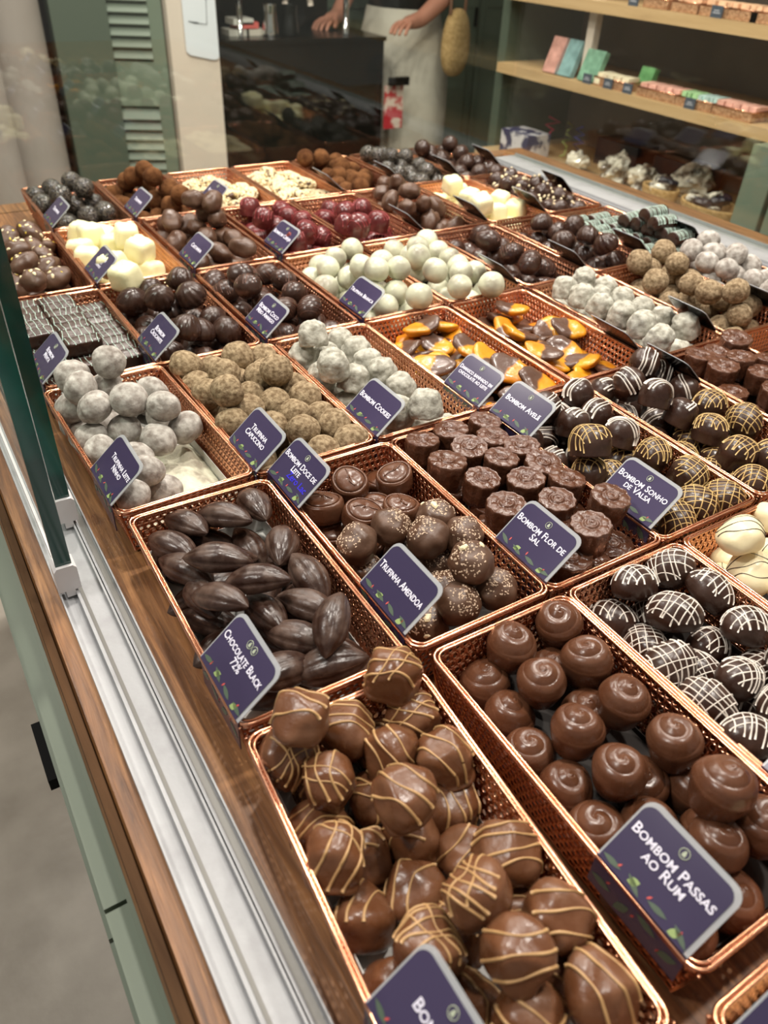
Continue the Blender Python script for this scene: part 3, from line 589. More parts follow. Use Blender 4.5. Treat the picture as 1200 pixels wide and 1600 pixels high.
fill('2e', 'square pale yellow bonbons', 'Y:128 368 1;104 382 0;162 370 1;172 382 1;126 392 1;128 406 1;198 368 2;220 394 2;234 421 1;196 432 2;172 410 2;160 442 0;140 380 1;110 400 0;205 415 0', 'Y', 24, white=1)
fill('3e', 'matt brown chocolate nuts', 'N:256 333 1;268 347 2;240 352 0;251 371 0;275 380 1;286 350 1;303 354 1;319 333 2;338 340 2;326 371 1;349 366 1;345 396 1;380 387 2;363 373 1;319 413 0;373 417 0;403 403 0;300 380 0;310 318 3;330 322 3', 'N', 34)
fill('4e', 'dark red cherry bonbons', 'H:361 340 0;380 354 0;391 336 1;412 340 2;394 364 0;454 340 1;459 373 2;430 355 1;447 396 0;468 387 0;479 362 2;501 374 1;520 387 0;440 330 1;470 345 1;490 395 0', 'H', 30)
fill('5e', 'dark red cherry bonbons', 'H:561 351 3;539 332 2;591 347 2;516 329 1;490 332 0;565 327 2;531 370 0;557 380 0;584 374 0;606 368 0;512 359 0;540 350 2;500 345 1', 'H', 34)
fill('6e', 'smooth dark chocolate balls', 'N:621 287 3;640 299 3;599 302 2;610 314 2;636 325 2;651 336 1;670 344 1;662 321 2;681 325 1;698 342 0;575 312 0;602 287 2;590 325 0;625 340 0', 'N', 34)
fill('7e', 'square pale yellow bonbons', 'Y:679 297 0;707 289 2;734 310 2;752 319 2;775 333 1;805 327 1;790 312 1;690 305 0;715 300 1;760 300 0', 'Y', 28, white=1)
fill('1e', 'nut studded chocolate pebbles', 'E:12 332 1;20 348 1;10 358 1;15 372 1;24 394 2;38 376 1;52 384 1;66 400 1;38 412 2;74 418 1;52 438 2;88 434 1;86 450 0;20 420 1;25 445 1;5 400 1', 'E', 34)
fill('8e', 'chocolate truffles with popped grains', '', 'J', 46, top=mound(.4, .5, .012, .5))
fill('2f', 'glossy sprinkle coated truffles', 'V:112 284 2;132 298 2;94 306 2;76 294 1;56 306 1;66 320 1;118 320 1;146 316 1;164 332 1;138 338 1;106 348 0;90 325 0;150 345 0', 'V', 30)
fill('3f', 'cocoa rolled truffles', 'c:209 277 2;226 266 3;240 278 3;229 292 1;263 294 2;244 312 1;282 305 2;268 322 1;289 331 0;200 290 1;185 290 0;215 310 0;180 300 0', 'c', 34)
fill('4f', 'almond flake clusters', '', 'T', 60, top=lambda u, v: -.008)
fill('5f', 'almond flake clusters', '', 'T', 60, top=lambda u, v: -.008)
fill('6f', 'cocoa rolled truffles', 'c:479 247 2;500 247 2;525 263 1;550 268 1;571 288 0;540 285 0', 'c', 40, top=mound(.3, .6, .012, .4))
fill('7f', 'glossy sprinkle coated truffles', 'V:575 240 2;590 243 3;612 245 2;625 262 1', 'V', 40, top=mound(.4, .6, .014, .5))
fill('8f', 'smooth dark chocolate balls', 'd:660 232 2;703 225 2', 'd', 46, top=mound(.5, .5, .006, .6))
fill('1d', 'mint drizzled dark bars', '', '')
fill('8d', 'mint lined dark logs', '', '')
def place(kd, key, x, y, z, rot, lab, rnd=random.Random(5)):
    me = proto(kd, rnd.randrange(9)); o = link(me.name, me, (*l2g(key, x, y), z)); o.rotation_euler = (rot[0], rot[1], rot[2] + baskets[key][2])
    o['label'] = '%s, %s' % (KIND[kd][1], lab); o['category'] = 'chocolate'; o.name = me.name.split('.')[0]; o['group'] = me.name.split('.')[0].replace('_', ' ') + 's in ' + COLN[int(key[0])] + ' column'
rb = random.Random(3)
for lay, r0 in ((0, 0), (1, 2), (2, 3)):
    for j in range(r0, 10 if lay < 2 else 10):
        for i in range(3):
            if lay == 1 and i == 0 and j < 3: continue
            if lay == 2 and (i == 2 or (i == 0 and j < 5)): continue
            place('B', '1d', .0225+i*.0385+rb.uniform(-.001, .001)+.0, .021+j*.0205, -.035+lay*.0175, (rb.uniform(-.05, .05)+.1, rb.uniform(-.03, .03), rb.uniform(-.06, .06)),
                  '%s layer, %s stack, %s from near rim, first basket' % (('lowest', 'middle', 'upper')[lay], ('left', 'middle', 'right')[i], ORD[j]))
for lay, js in ((0, range(8)), (1, range(8)), (2, range(0, 5)), (3, range(0, 3))):
    for j in js:
        for i in range(2):
            if lay >= 2 and i == 0: continue
            place('I', '8d', .034+i*.05+(.004 if lay == 2 else 0)+rb.uniform(-.003, .003), (.026+j*.0255+.006*lay), -.035+lay*.0215, (rb.uniform(-.2, .2), rb.uniform(-.05, .05), rb.uniform(-.1, .1)),
                  '%s layer, %s stack, %s from near rim, eighth basket' % (('lowest', 'second', 'third', 'top')[lay], ('left', 'right')[i], ORD[j]))
# powder spilled on the tray of the grey truffles
m = MB(); n = 26; vs = []
for i in range(n):
    for j in range(n):
        u, v = i/(n-1), j/(n-1); e = min(u, 1-u, v, 1-v); vs.append((.014+.094*u, .014+.13*v, -.0425+min(1, e*6)*(.010+.009*noise.noise(Vector((u*5, v*6, 2))))))
m.add(vs, [(i*n+j, (i+1)*n+j, (i+1)*n+j+1, i*n+j+1) for i in range(n-1) for j in range(n-1)])
o = m.obj('spilled_milk_powder', POWD); o.location = (XS['c'][1], YS['c'], 0); o['label'] = 'white milk powder spilled on the tray under the grey truffles'; o['category'] = 'powder'; o['kind'] = 'stuff'
# ------------------------------------------------------------------ price cards
def text_mesh(s, size, x, y, small=True):
    c = bpy.data.curves.new('lettering', 'FONT'); c.body = s; c.size = size; c.align_x = 'CENTER'; c.align_y = 'CENTER'; c.small_caps_scale = .78; c.extrude = .00012; c.offset = size*.012; c.resolution_u = 3; c.space_line = .82
    if small:
        for k, ch in enumerate(s): c.body_format[k].use_small_caps = ch.islower()
    o = bpy.data.objects.new('t', c); COL.objects.link(o); bpy.context.view_layer.update()
    me = bpy.data.meshes.new_from_object(o.evaluated_get(bpy.context.evaluated_depsgraph_get())); bpy.data.objects.remove(o)
    me.transform(Matrix.Translation((x, y, .0009))); return me
def rrect(x0, y0, x1, y1, r, both=False):
    p = []
    if both:
        for a0, cx, cy in ((pi, x0+r, y0+r), (1.5*pi, x1-r, y0+r)): p += [(cx+r*cos(a0+k*pi/10), cy+r*sin(a0+k*pi/10)) for k in range(6)]
    else: p += [(x0, y0), (x1, y0)]
    for a0, cx, cy in ((0, x1-r, y1-r), (pi/2, x0+r, y1-r)): p += [(cx+r*cos(a0+k*pi/10), cy+r*sin(a0+k*pi/10)) for k in range(6)]
    return p
def card(x, y, text, label, side=1, size=.0082, emblems=1, scribble=None, tx=0, z=.0035, lines=1):
    e = empty('price_card', (x, y, z), label, 'price card', 'navy price cards on the basket rims')
    X = Vector((0, -side, 0)); Y = Vector((.031*side, 0, .027)).normalized(); Z = X.cross(Y)
    e.rotation_euler = Matrix((X, Y, Z)).transposed().to_euler()
    w, h = .061, .042
    inv = (Matrix.Translation((x, y, z)) @ Matrix((X, Y, Z)).transposed().to_4x4()).inverted()
    for o in [o for o in COL.objects if o.type == 'MESH' and o.parent is None and 'group' in o and abs(o.location.y-y) < .09 and abs(o.location.x-x) < .07]:
        q = inv @ o.location
        if -.010 < q.x < w+.008 and -.004 < q.y < h+.008 and -.0150 < q.z < .013:
            if q.z > -.004: bpy.data.objects.remove(o)
            else: o.location -= Z*(.0150+q.z)
    dn = Vector((0, -Y.z, -Z.z)).normalized()     # world down in card space
    MB().prism(rrect(0, 0, w, h, .0075), -.0004, .0004).obj('acrylic_holder', ACR, e)
    MB().prism(rrect(.0012, -.0002, w-.0028, h-.003, .0062), .0004, .0008).obj('card_face', NAVY, e)
    MB().prism(rrect(.0012, .0, w-.0028, h-.003, .0062), -.0008, -.0004).obj('card_back', BLACK, e)
    H = .026; nv_ = Vector((0, -Y.x*side, -Z.x*side))
    MB().prism([(.0, 0), (w, 0), (w, H), (0, H)], -.0004, .0004, 0, lambda v: (v[0], (dn*v[1]+nv_*v[2]).y, (dn*v[1]+nv_*v[2]).z)).obj('folded_skirt', NAVY if side > 0 else BLACK, e)
    if side > 0:
        rnd = random.Random(int(x*1e4+y*1e3)); f = MB()
        def put(cx, cy, a, L, wd, mi):
            pts = [(cx+cos(a)*L*(t-.5)+sin(a)*wd*s*sin(pi*t), cy+sin(a)*L*(t-.5)-cos(a)*wd*s*sin(pi*t)) for s, ts in ((1, (0, .25, .5, .75)), (-1, (1, .75, .5, .25))) for t in ts]
            if cy >= 0: f.add([(px, max(0.0003, py), .00095) for px, py in pts], [tuple(range(8))], mi, False)
            else: f.add([(px, (dn*(-py)+nv_*.0006).y, (dn*(-py)+nv_*.0006).z) for px, py in pts], [tuple(range(8))], mi, False)
        for k in range(4): put(.008+k*.015, .003+rnd.uniform(0, .002), rnd.uniform(-.5, .2), .012, .0016, 0)
        for k in range(3): put(.012+k*.02, .0055+rnd.uniform(-.001, .001), rnd.uniform(.8, 1.6), .0035, .0006, 2)
        put(.022, .0045, .6, .007, .0022, 1); put(.05, .003, .6, .007, .0022, 1)
        f2 = f
        for k in range(4): put(.008+k*.015, -.006-rnd.uniform(0, .012), rnd.uniform(-1, 1), .014, .003, 0)
        for k in range(3): put(.012+k*.018, -.008-rnd.uniform(0, .01), rnd.uniform(.8, 1.6), .004, .0007, 2)
        f.obj('floral_print', [LEAF, LEAFB, PETAL], e)
        me = text_mesh(text, size, w/2-.001+tx, .0215 if emblems < 2 else .021)
        xs = [v.co.x for v in me.vertices]; wd = max(xs)-min(xs)
        if wd > .053: me.transform(Matrix.Translation((w/2-.001, 0, 0)) @ Matrix.Scale(.053/wd, 4, (1, 0, 0)) @ Matrix.Translation((-(max(xs)+min(xs))/2, 0, 0)))
        me.materials.append(INK); link('lettering', me, (0, 0, 0), None, e)
        for k in range(emblems):
            cx = w/2-.001 + (k-(emblems-1)/2)*.0062; em = MB()
            ring = [(cx+cos(a)*.0027, .0335+sin(a)*.0027, .001) for a in [2*pi*i/20 for i in range(20)]]; em.tube(ring, .00022, 0, 5, True)
            em.prism([(cx+px*.001, .0335+py*.001) for px, py in ((-1, -1.5), (1, -1.5), (1, .3), (.6, .5), (.6, 1.5), (-.6, 1.5), (-.6, .5), (-1, .3))], .0008, .0011)
            em.obj('round_emblem', EMB, e)
        if scribble:
            me = text_mesh(scribble, .0085, .039, .0125, False); me.materials.append(INKB); link('blue_handwriting', me, (0, 0, .0), None, e)
    return e
def C_(c, r, fy, text, label, **k):       # left-side card: x on the left rim, fy = far end above the basket's near rim
    key = '%d%s' % (c, r); x, y = l2g(key, .0005, fy); card(x, y, text, label, **k)
C_(1, 'a', .072, 'Bombom', 'navy card with large pale lettering at the very bottom of the photo, near left corner')
C_(2, '0', .222, 'Bombom', 'navy card cut off at the bottom right corner, above white bonbons')
C_(2, 'a', .070, 'Bombom Passas\nao Rum', 'large navy card lettered Bombom Passas ao Rum in front of rose swirl bonbons')
C_(3, 'a', .060, 'Bombom', 'pale glaring navy card cut by the right edge, on the latticed bonbons basket')
C_(1, 'b', .064, 'Chocolate Black\n72%', 'navy card lettered Chocolate Black 72% beside the cocoa pods', emblems=2, size=.0078)
C_(2, 'b', .075, 'Trufinha Amendoa', 'navy card lettered Trufinha Amendoa over the crumbed truffles', emblems=0)
C_(2, 'b', .236, 'Bombom Doce de\nLeite', 'navy card lettered Bombom Doce de Leite with blue handwriting', scribble='Zero Lac', size=.0078)
C_(3, 'b', .068, 'Bombom Flor de\nSal', 'navy card lettered Bombom Flor de Sal by the flower embossed chocolates')
C_(4, 'b', .075, 'Bombom Sonho\nde Valsa', 'dark navy card with two lines of lettering on the gold latticed domes')
C_(4, 'b', .229, 'Bombom Avelã', 'dark navy card lettered Bombom Avela beside the white striped domes')
C_(1, 'c', .073, 'Trufinha Leite\nNinho', 'powder speckled navy card over the grey milk powder truffles', emblems=0, size=.0072, tx=.006)
C_(2, 'c', .062, 'Trufinha\nCapuccino', 'navy card lettered Trufinha Capuccino beside the beige truffles', emblems=0, size=.0078)
C_(3, 'c', .062, 'Bombom Cookies', 'navy card lettered Bombom Cookies in the pale grey cookie bonbons', emblems=0)
C_(4, 'c', .062, 'Damasco banhado em\nchocolate ao leite', 'dark navy card with two small lines beside the dipped apricots', size=.0064)
C_(1, 'd', .066, 'Bombom\nMenta', 'navy card half hidden behind the green glass edge, beside mint drizzled bars', size=.007)
C_(2, 'd', .066, 'Bombom\nCrocante', 'navy card lettered Bombom Crocante in the ribbed shells', emblems=0, size=.0078)
C_(3, 'd', .064, 'Bombom Coco\nMeio Amargo', 'glossy navy card of two lines among the finely striped dark ovals', size=.0078)
C_(4, 'd', .064, 'Trufinha Branca', 'black looking card lettered Trufinha Branca in the marbled white truffles', emblems=0, size=.0072)
C_(2, 'e', .062, 'Bombom\nLeite\nNinho', 'small navy card with three short lines in the square yellow bonbons', size=.0066)
C_(3, 'e', .062, 'Castanha', 'glaring pale card standing in the matt brown nuts', emblems=0)
C_(4, 'e', .062, 'Bombom Cereja', 'small navy card lettered Bombom Cereja in the dark red bonbons')
C_(2, 'f', .062, 'Trufinha', 'small navy card in front of the sprinkle coated truffles, rear left')
C_(3, 'f', .062, 'Trufinha', 'small navy card in front of the cocoa truffles, rear left', emblems=0)
C_(4, 'f', .062, 'Florentino', 'small navy card before the almond flake clusters, rear', emblems=1)
for c, r, fy in ((5, 'b', .172), (5, 'b', .004), (6, 'b', .004), (5, 'c', .02), (6, 'c', .02), (7, 'c', .02), (8, 'c', .02), (5, 'd', .012), (6, 'd', .012), (7, 'd', .012), (8, 'd', .02), (5, 'e', .008), (6, 'e', .008), (7, 'e', .01), (8, 'e', .08), (5, 'f', .01), (6, 'f', .01), (7, 'f', .01), (8, 'f', .05)):
    if (c, r, fy) == (5, 'b', .004): continue
    card(XS[r][c]+BWX-.0005, YS[r]+fy, '', 'black back of a card on the right rim, %s column of %s row' % (COLN[c], ROWN[r]), side=-1)
# ------------------------------------------------------------------ the room behind
def thing_box(name, a, b, m, label, cat, group=None, **k):
    c = [(a[i]+b[i])/2 for i in (0, 1)] + [a[2]]; o = MB().box([a[i]-c[i] for i in range(3)], [b[i]-c[i] for i in range(3)]).obj(name, m); o.location = c
    o['label'] = label; o['category'] = cat
    if group: o['group'] = group
    return o
def sbox(name, a, b, m): return struct(MB().box(a, b).obj(name, m))
WALLD = mat('brown_wall', (.05, .042, .035), .6, col2=(.08, .065, .05), nscale=3)
SIDEW = mat('grey_brown_panel', (.16, .14, .115), .6, col2=(.22, .19, .16), nscale=2)
sbox('wall_back', (-2.5, 4.2, -.95), (4.4, 4.3, 1.9), WALLD)
sbox('wall_left', (-2.5, 3.12, -.95), (.32, 3.3, 1.9), PINKG)
sbox('wall_right', (4.3, -3, -.95), (4.4, 4.2, 1.9), SIDEW)
# left: rounded columns standing in for a glass reflection, green panel, louvred shutter, cream pillar
for i, (x, r, m, lb) in enumerate(((.06, .12, CREAMP, 'pale rounded column standing in for a glass reflection at the far left edge'), (.30, .075, PINKG, 'grey rounded column standing in for a glass reflection beside the pale one'), (.44, .085, PINKG, 'grey rounded column standing in for a glass reflection beside the green panel'))):
    c = MB(); c.lathe([(r, 0), (r*1.01, .3), (r, 2.85)], 32); o = c.obj('reflection_column', m); o.location = (x, 3.06, -.95); o['label'] = lb; o['category'] = 'column'; o['group'] = 'columns standing in for a glass reflection'
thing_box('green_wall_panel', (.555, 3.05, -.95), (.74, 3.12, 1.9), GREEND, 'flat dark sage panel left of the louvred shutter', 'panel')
sh = empty('louvred_shutter', (.70, 3.08, -.95), 'sage green louvred shutter standing ajar beside the cream pillar', 'shutter', rz=-.42)
W_ = .225
for a, b in (((0, 0, 0), (.045, .03, 2.6)), ((W_-.045, 0, 0), (W_, .03, 2.6)), ((.045, 0, .0), (W_-.045, .03, .3)), ((.045, 0, .76), (W_-.045, .03, .90)), ((.045, 0, 1.5), (W_-.045, .03, 1.6)), ((.045, 0, 2.4), (W_-.045, .03, 2.6))):
    MB().box(a, b).obj('shutter_frame', GREENP, sh)
sl = MB()
for z0, z1 in ((.3, .76), (.9, 1.5), (1.6, 2.4)):
    z = z0+.012
    while z < z1-.01:
        sl.prism([(.022, .012), (-.004, -.026), (-.008, -.022), (.018, .016)], .045, W_-.045, 0, lambda v, z=z: (v[2], v[0], z+.02+v[1])); z += .034
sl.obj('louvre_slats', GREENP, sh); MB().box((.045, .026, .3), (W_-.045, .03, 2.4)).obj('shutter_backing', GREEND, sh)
struct(MB().box((.915, 2.96, -.95), (1.09, 3.3, 1.9)).obj('trim_1', CREAMP))
nt_ = empty('paper_notice', (1.03, 2.955, -.02), 'white paper notice with rounded lower corner taped to cream pillar', 'notice')
MB().prism([(-.062, .005)] + [(-.06+.012, -.006), (.03, -.022)] + [(.045+.012*sin(a), -.01-.012*cos(a)) for a in (0, .5, 1, 1.5)] + [(.056, .3), (-.062, .3)], -.002, 0, 0, lambda v: (v[0], v[2], v[1])).obj('paper_sheet', PAPER, nt_)
MB().tube([(-.03, -.003, .09), (.02, -.003, .085), (.024, -.003, .16)], .0012, 0, 4).obj('pen_drawing', BLK, nt_)
MB().tube([(-.045, -.003, .095), (-.03, -.003, .092), (-.01, -.003, .09)], .0015, 0, 4).obj('pen_drawing', BLK, nt_)
# espresso counter
ec = empty('coffee_station', (1.45, 3.3, -.95), 'black coffee station cabinet with chrome posts beside the cream pillar', 'cabinet')
MB().box((-.345, -.3, 0), (.355, .24, .945)).obj('cabinet_body', BLK, ec); MB().box((-.35, -.31, .945), (.36, .24, .96)).obj('station_top', BLK, ec)
for x in (-.215, .235):
    MB().tube([(x, -.2, .96), (x, -.2, 1.1)], .011, 0, 12).obj('chrome_post', CHR, ec); MB().box((x-.035, -.215, 1.098), (x+.035, -.185, 1.112)).obj('post_cap', CHR, ec)
MB().tube([(-.25, -.2, 1.118), (.3, -.2, 1.118)], .009, 0, 10).obj('cup_rail', CHR, ec)
MB().box((-.30, .0, .96), (.26, .23, 1.24)).obj('machine_housing', BLK, ec)
h = MB(); h.tube([(.05+cos(a)*.055, -.15, 1.05+sin(a)*.055) for a in [pi*k/14 for k in range(15)]], .011, 0, 10); h.obj('white_hoop_handle', CREAMP, ec)
for x, m_ in ((-.10, CHR), (-.02, BLK)):
    c = MB(); c.lathe(smooth_prof([(0, 0), (.03, 0), (.033, .02), (.026, .07), (.029, .1)]), 24); o = c.obj('milk_pitcher', m_); o.location = (1.45+x, 3.08, .01); o['label'] = ('chrome' if m_ is CHR else 'black') + ' milk pitcher standing on the black coffee station'; o['category'] = 'pitcher'
for k, (x, z, col) in enumerate(((1.23, .01, (.5, .48, .42)), (1.30, .01, (.55, .5, .42)), (1.27, .033, (.6, .12, .1)), (1.25, .045, (.6, .58, .52)))):
    thing_box('paper_packet', (x-.04, 3.1, z), (x+.04, 3.18, z+.02), mat('packet_paper_%d' % k, col, .6), ('cream packet at the left of the coffee station', 'beige packet beside the chrome pitcher', 'red packet lying on the cream packets', 'off-white packet topmost on the coffee station')[k], 'packet')
for k, (x, col) in enumerate(((1.33, (.06, .3, .12)), (1.40, (.55, .2, .2)), (1.47, (.1, .4, .3)), (1.54, (.5, .5, .5)))):
    thing_box('small_carton', (x-.03, 3.35, .29), (x+.03, 3.42, .36), mat('carton_%d' % k, col, .5), ('green', 'pink', 'teal', 'grey')[k] + ' carton standing on top of the coffee machine', 'carton')
# green doors and shelving
gd = empty('tall_cupboard', (2.75, 3.62, -.95), 'tall sage green cupboard with grooved doors behind the person', 'cupboard')
for i in range(6):
    x = -.95+i*.31; d = MB().box((x, -.03, 0), (x+.302, 0, 2.8)).obj('cupboard_door', GREENP, gd)
    for a, b in (((.03, -.037, .1), (.045, -.03, 2.7)), ((.257, -.037, .1), (.272, -.03, 2.7)), ((.045, -.037, 1.0), (.257, -.03, 1.015)), ((.045, -.037, .1), (.257, -.03, .115))):
        MB().box((x+a[0], a[1], a[2]), (x+b[0], b[1], b[2])).obj('door_moulding', GREENP, d)
    MB().box((x+.27, -.05, .92), (x+.282, -.03, 1.0)).obj('door_handle', BLK, d)
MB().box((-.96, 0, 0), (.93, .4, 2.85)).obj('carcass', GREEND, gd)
su = empty('wall_shelving', (1.8, 1.0, -.95), 'open oak shelving with sage uprights along the right wall', 'shelving')
for z in (.02, .225, .5):
    MB().box((0, -1.5, z+.95-.028), (.36, 1.27, z+.95)).obj('oak_shelf', SHELF, su)
MB().box((-.06, -1.5, .68), (.355, 1.265, .71)).obj('display_ledge', SHELF, su)
MB().box((-.02, -1.5, 0), (.355, 1.265, .68)).obj('base_cabinet', GREENP, su)
MB().box((.36, -1.5, 0), (.40, 1.3, 2.6)).obj('back_panel', SIDEW, su); MB().box((.03, 1.27, 0), (.40, 1.31, 2.6)).obj('end_panel', GREEND, su)
MB().box((-.05, .125, .71), (.02, .20, .942)).obj('sage_upright', GREENP, su); MB().box((-.05, .06, .71), (.03, .11, .942)).obj('sage_upright', GREENP, su)
MB().box((.05, .9, .97), (.075, .93, 1.3)).obj('pale_divider', CREAMP, su)
rnd = random.Random(12)
def colm(n, c, rg=.5): return mat(n, c, rg, col2=tuple(min(1, v*1.5+.04) for v in c), nscale=40, fac=(.4, .7))
def onshelf(px, py, z, w, d, h, name, m, label, cat, tilt=0, group=None, dx=.0):
    p = at(px, py, z+h/2); x = 1.80+d/2+.012+dx
    q = at(px, py, x=x); o = MB().box((-d/2, -w/2, 0), (d/2, w/2, h)).obj(name, m); o.location = (x, q.y, z+.001); o.rotation_euler = (0, tilt, 0)
    o['label'] = label; o['category'] = cat
    if group: o['group'] = group
    return o
Z1, Z2, Z0 = .02, .225, -.24
o = onshelf(868, 70, Z1, .07, .018, .10, 'gift_box', colm('pink_print', (.42, .2, .16)), 'pink and teal gift box leaning at the left of the middle shelf', 'box', .35)
o = onshelf(888, 74, Z1, .07, .018, .10, 'gift_box', colm('teal_print', (.13, .24, .24)), 'teal box leaning beside the pink gift box', 'box', .35)
o = onshelf(925, 85, Z1, .075, .018, .085, 'gift_box', colm('green_print', (.13, .27, .18)), 'bright green box leaning on the middle shelf', 'box', .35)
o = onshelf(1012, 105, Z1, .05, .02, .06, 'gift_box', colm('leaf_print', (.1, .3, .1)), 'small green box behind the pink packets basket', 'box', .3, dx=.06)
WICK = mat('copper_weave', (.62, .36, .2), .4, .5, col2=(.4, .2, .1), nscale=150, bump=.003, bscale=220)
def small_tray(y, z, w, d, label, packs, x=1.81, h=.022):
    e = empty('shelf_basket', (x, y, z+.001), label, 'basket', 'small copper baskets on the shelves'); m = MB(); t = .003
    m.box((0, -w/2, 0), (d, w/2, t))
    for a, b in (((0, -w/2, t), (t, w/2, h)), ((d-t, -w/2, t), (d, w/2, h)), ((t, -w/2, t), (d-t, -w/2+t, h)), ((t, w/2-t, t), (d-t, w/2, h))): m.box(a, b)
    m.obj('woven_body', WICK, e); r = MB(); r.tube([(0, -w/2, h), (d, -w/2, h), (d, w/2, h), (0, w/2, h)], .002, 0, 6, True); r.obj('wire_rim', COP, e)
    for i, (nm, mm, lb) in enumerate(packs):
        n = 5
        for k in range(n):
            for lay in range(2):
                yy = y - w/2 + w*(i+(k+.5)/n)/len(packs)
                o = MB().box((-.025, -w/len(packs)/n*.42, 0), (.025, w/len(packs)/n*.42, .014)).obj(nm, mm); o.location = (x+d/2+rnd.uniform(-.006, .006), yy, z+.005+.0145*lay); o.rotation_euler = (0, 0, rnd.uniform(-.08, .08)); o['label'] = lb; o['category'] = 'packet'; o['group'] = lb
def ysh(px, py, x=1.82): return at(px, py, x=x).y
PK = colm('pink_wrap', (.62, .33, .26)); GR = colm('green_wrap', (.3, .5, .25)); BU = colm('blue_grey_wrap', (.35, .48, .45)); ORW = colm('orange_wrap', (.66, .4, .24)); CR = colm('cream_wrap', (.72, .6, .42))
small_tray(ysh(1030, 138), Z1, .14, .08, 'woven copper basket of pink packets, middle shelf', [('candy_packet', PK, 'pink wrapped packet in the basket left of the dark card')])
small_tray(ysh(1090, 150), Z1, .12, .08, 'woven copper basket of green and grey packets, middle shelf', [('candy_packet', BU, 'blue-grey packet in middle shelf basket'), ('candy_packet', GR, 'green packet in middle shelf basket')])
small_tray(ysh(1150, 165), Z1, .12, .08, 'woven copper basket of rosy packets, right end of middle shelf', [('candy_packet', PK, 'rosy packet in the rightmost basket of the middle shelf')])
small_tray(ysh(960, 110), Z1, .13, .06, 'low copper basket of cream sweets beside the green box', [('candy_packet', CR, 'cream packet beside the leaning boxes')])
for k, (a, b) in enumerate(((1030, -2), (1075, 5), (1120, 12), (1165, 20), (1200, 30))):
    small_tray(ysh(a, b), Z2, .085, .08, 'woven copper basket on the top shelf, %s from left' % ('first', 'second', 'third', 'fourth', 'fifth')[k], [('candy_packet', ORW, 'orange packet in %s top shelf basket' % ('first', 'second', 'third', 'fourth', 'fifth')[k])])
TAG = mat('grey_tag', (.06, .075, .1), .4); TAGI = mat('tag_ink', (.6, .6, .65), .5)
for (a, b, z, lb) in ((918, 113, Z1, 'leftmost'), (951, 118, Z1, 'second'), (982, 125, Z1, 'third'), (1079, 152, Z1, 'rightmost'), (1120, 14, Z2, 'top shelf'), (990, -4, Z2, 'top left')):
    y = at(a, b, x=1.8).y; e = empty('shelf_price_tag', (1.802, y, z), 'small dark price tag on the oak shelf edge, %s' % lb, 'price tag', 'shelf price tags')
    MB().box((0, -.017, 0), (.003, .017, .026)).obj('tag_plate', TAG, e); MB().box((-.0006, -.011, .010), (0, .011, .0115)).box((-.0006, -.008, .015), (0, .008, .0165)).obj('tag_lettering', TAGI, e)
# display ledge goods
PRT = mat('floral_print', (.035, .035, .09), .5, col2=(.6, .58, .6), nscale=26, fac=(.46, .54)); CELL = mat('crumpled_cellophane', (.7, .65, .54), .1, col2=(.07, .06, .045), nscale=28, fac=(.44, .58), bump=.004, bscale=60, coat=.6); KRAFT = colm('kraft_card', (.32, .21, .1)); DBOX = mat('dark_box', (.012, .012, .02), .4)
def ledge(px, py, name, a, b, m, label, cat, rz=0, x=None):
    p = at(px, py, Z0) if x is None else at(px, py, x=x); p.z = Z0
    o = MB().box(a, b).obj(name, m); o.location = (min(2.1, max(1.78, p.x)), p.y, Z0+.001); o.rotation_euler = (0, 0, rz); o['label'] = label; o['category'] = cat; return o
def bag(px, py, r, h, label, x):
    p = at(px, py, x=x); m = ellip(1, .9, 1, nu=22, nv=14); lumpy(m, .4, 1.8, px); lumpy(m, .3, 3.5, px); m.sm = [False]*len(m.sm)
    m.v = [(v[0]*r, v[1]*r, max(-.72*h, v[2]*h)) for v in m.v]; o = m.obj('cellophane_bag', CELL); o.location = (x, p.y, Z0+.72*h+.001+.03*0); o['label'] = label; o['category'] = 'bag'; o['group'] = 'crumpled cellophane bags'; return o
ledge(818, 236, 'patterned_box', (-.05, -.07, 0), (.05, .07, .07), PRT, 'navy and white patterned box at left end of display ledge', 'box', x=1.85)
ledge(980, 232, 'dark_gift_box', (-.05, -.09, 0), (.05, .09, .08), DBOX, 'dark box at the back of the ledge behind clear bags', 'box', x=2.05)
ledge(1080, 250, 'dark_gift_box', (-.05, -.10, 0), (.04, .10, .07), DBOX, 'long dark box behind the bagged wicker dish', 'box', x=2.08)
for i, (a, b, r, h, x, lb) in enumerate(((900, 265, .035, .035, 1.86, 'small dark clear bag near the patterned box'), (960, 268, .05, .045, 1.88, 'pale cellophane bag left of the bright foil bag'), (1006, 270, .045, .04, 1.9, 'second pale bag on the ledge, middle'), (1034, 284, .038, .04, 1.86, 'bright foil filled cellophane bag'), (1085, 268, .06, .05, 2.0, 'glittering bag behind the wicker dish'))): bag(a, b, r, h, lb, x)
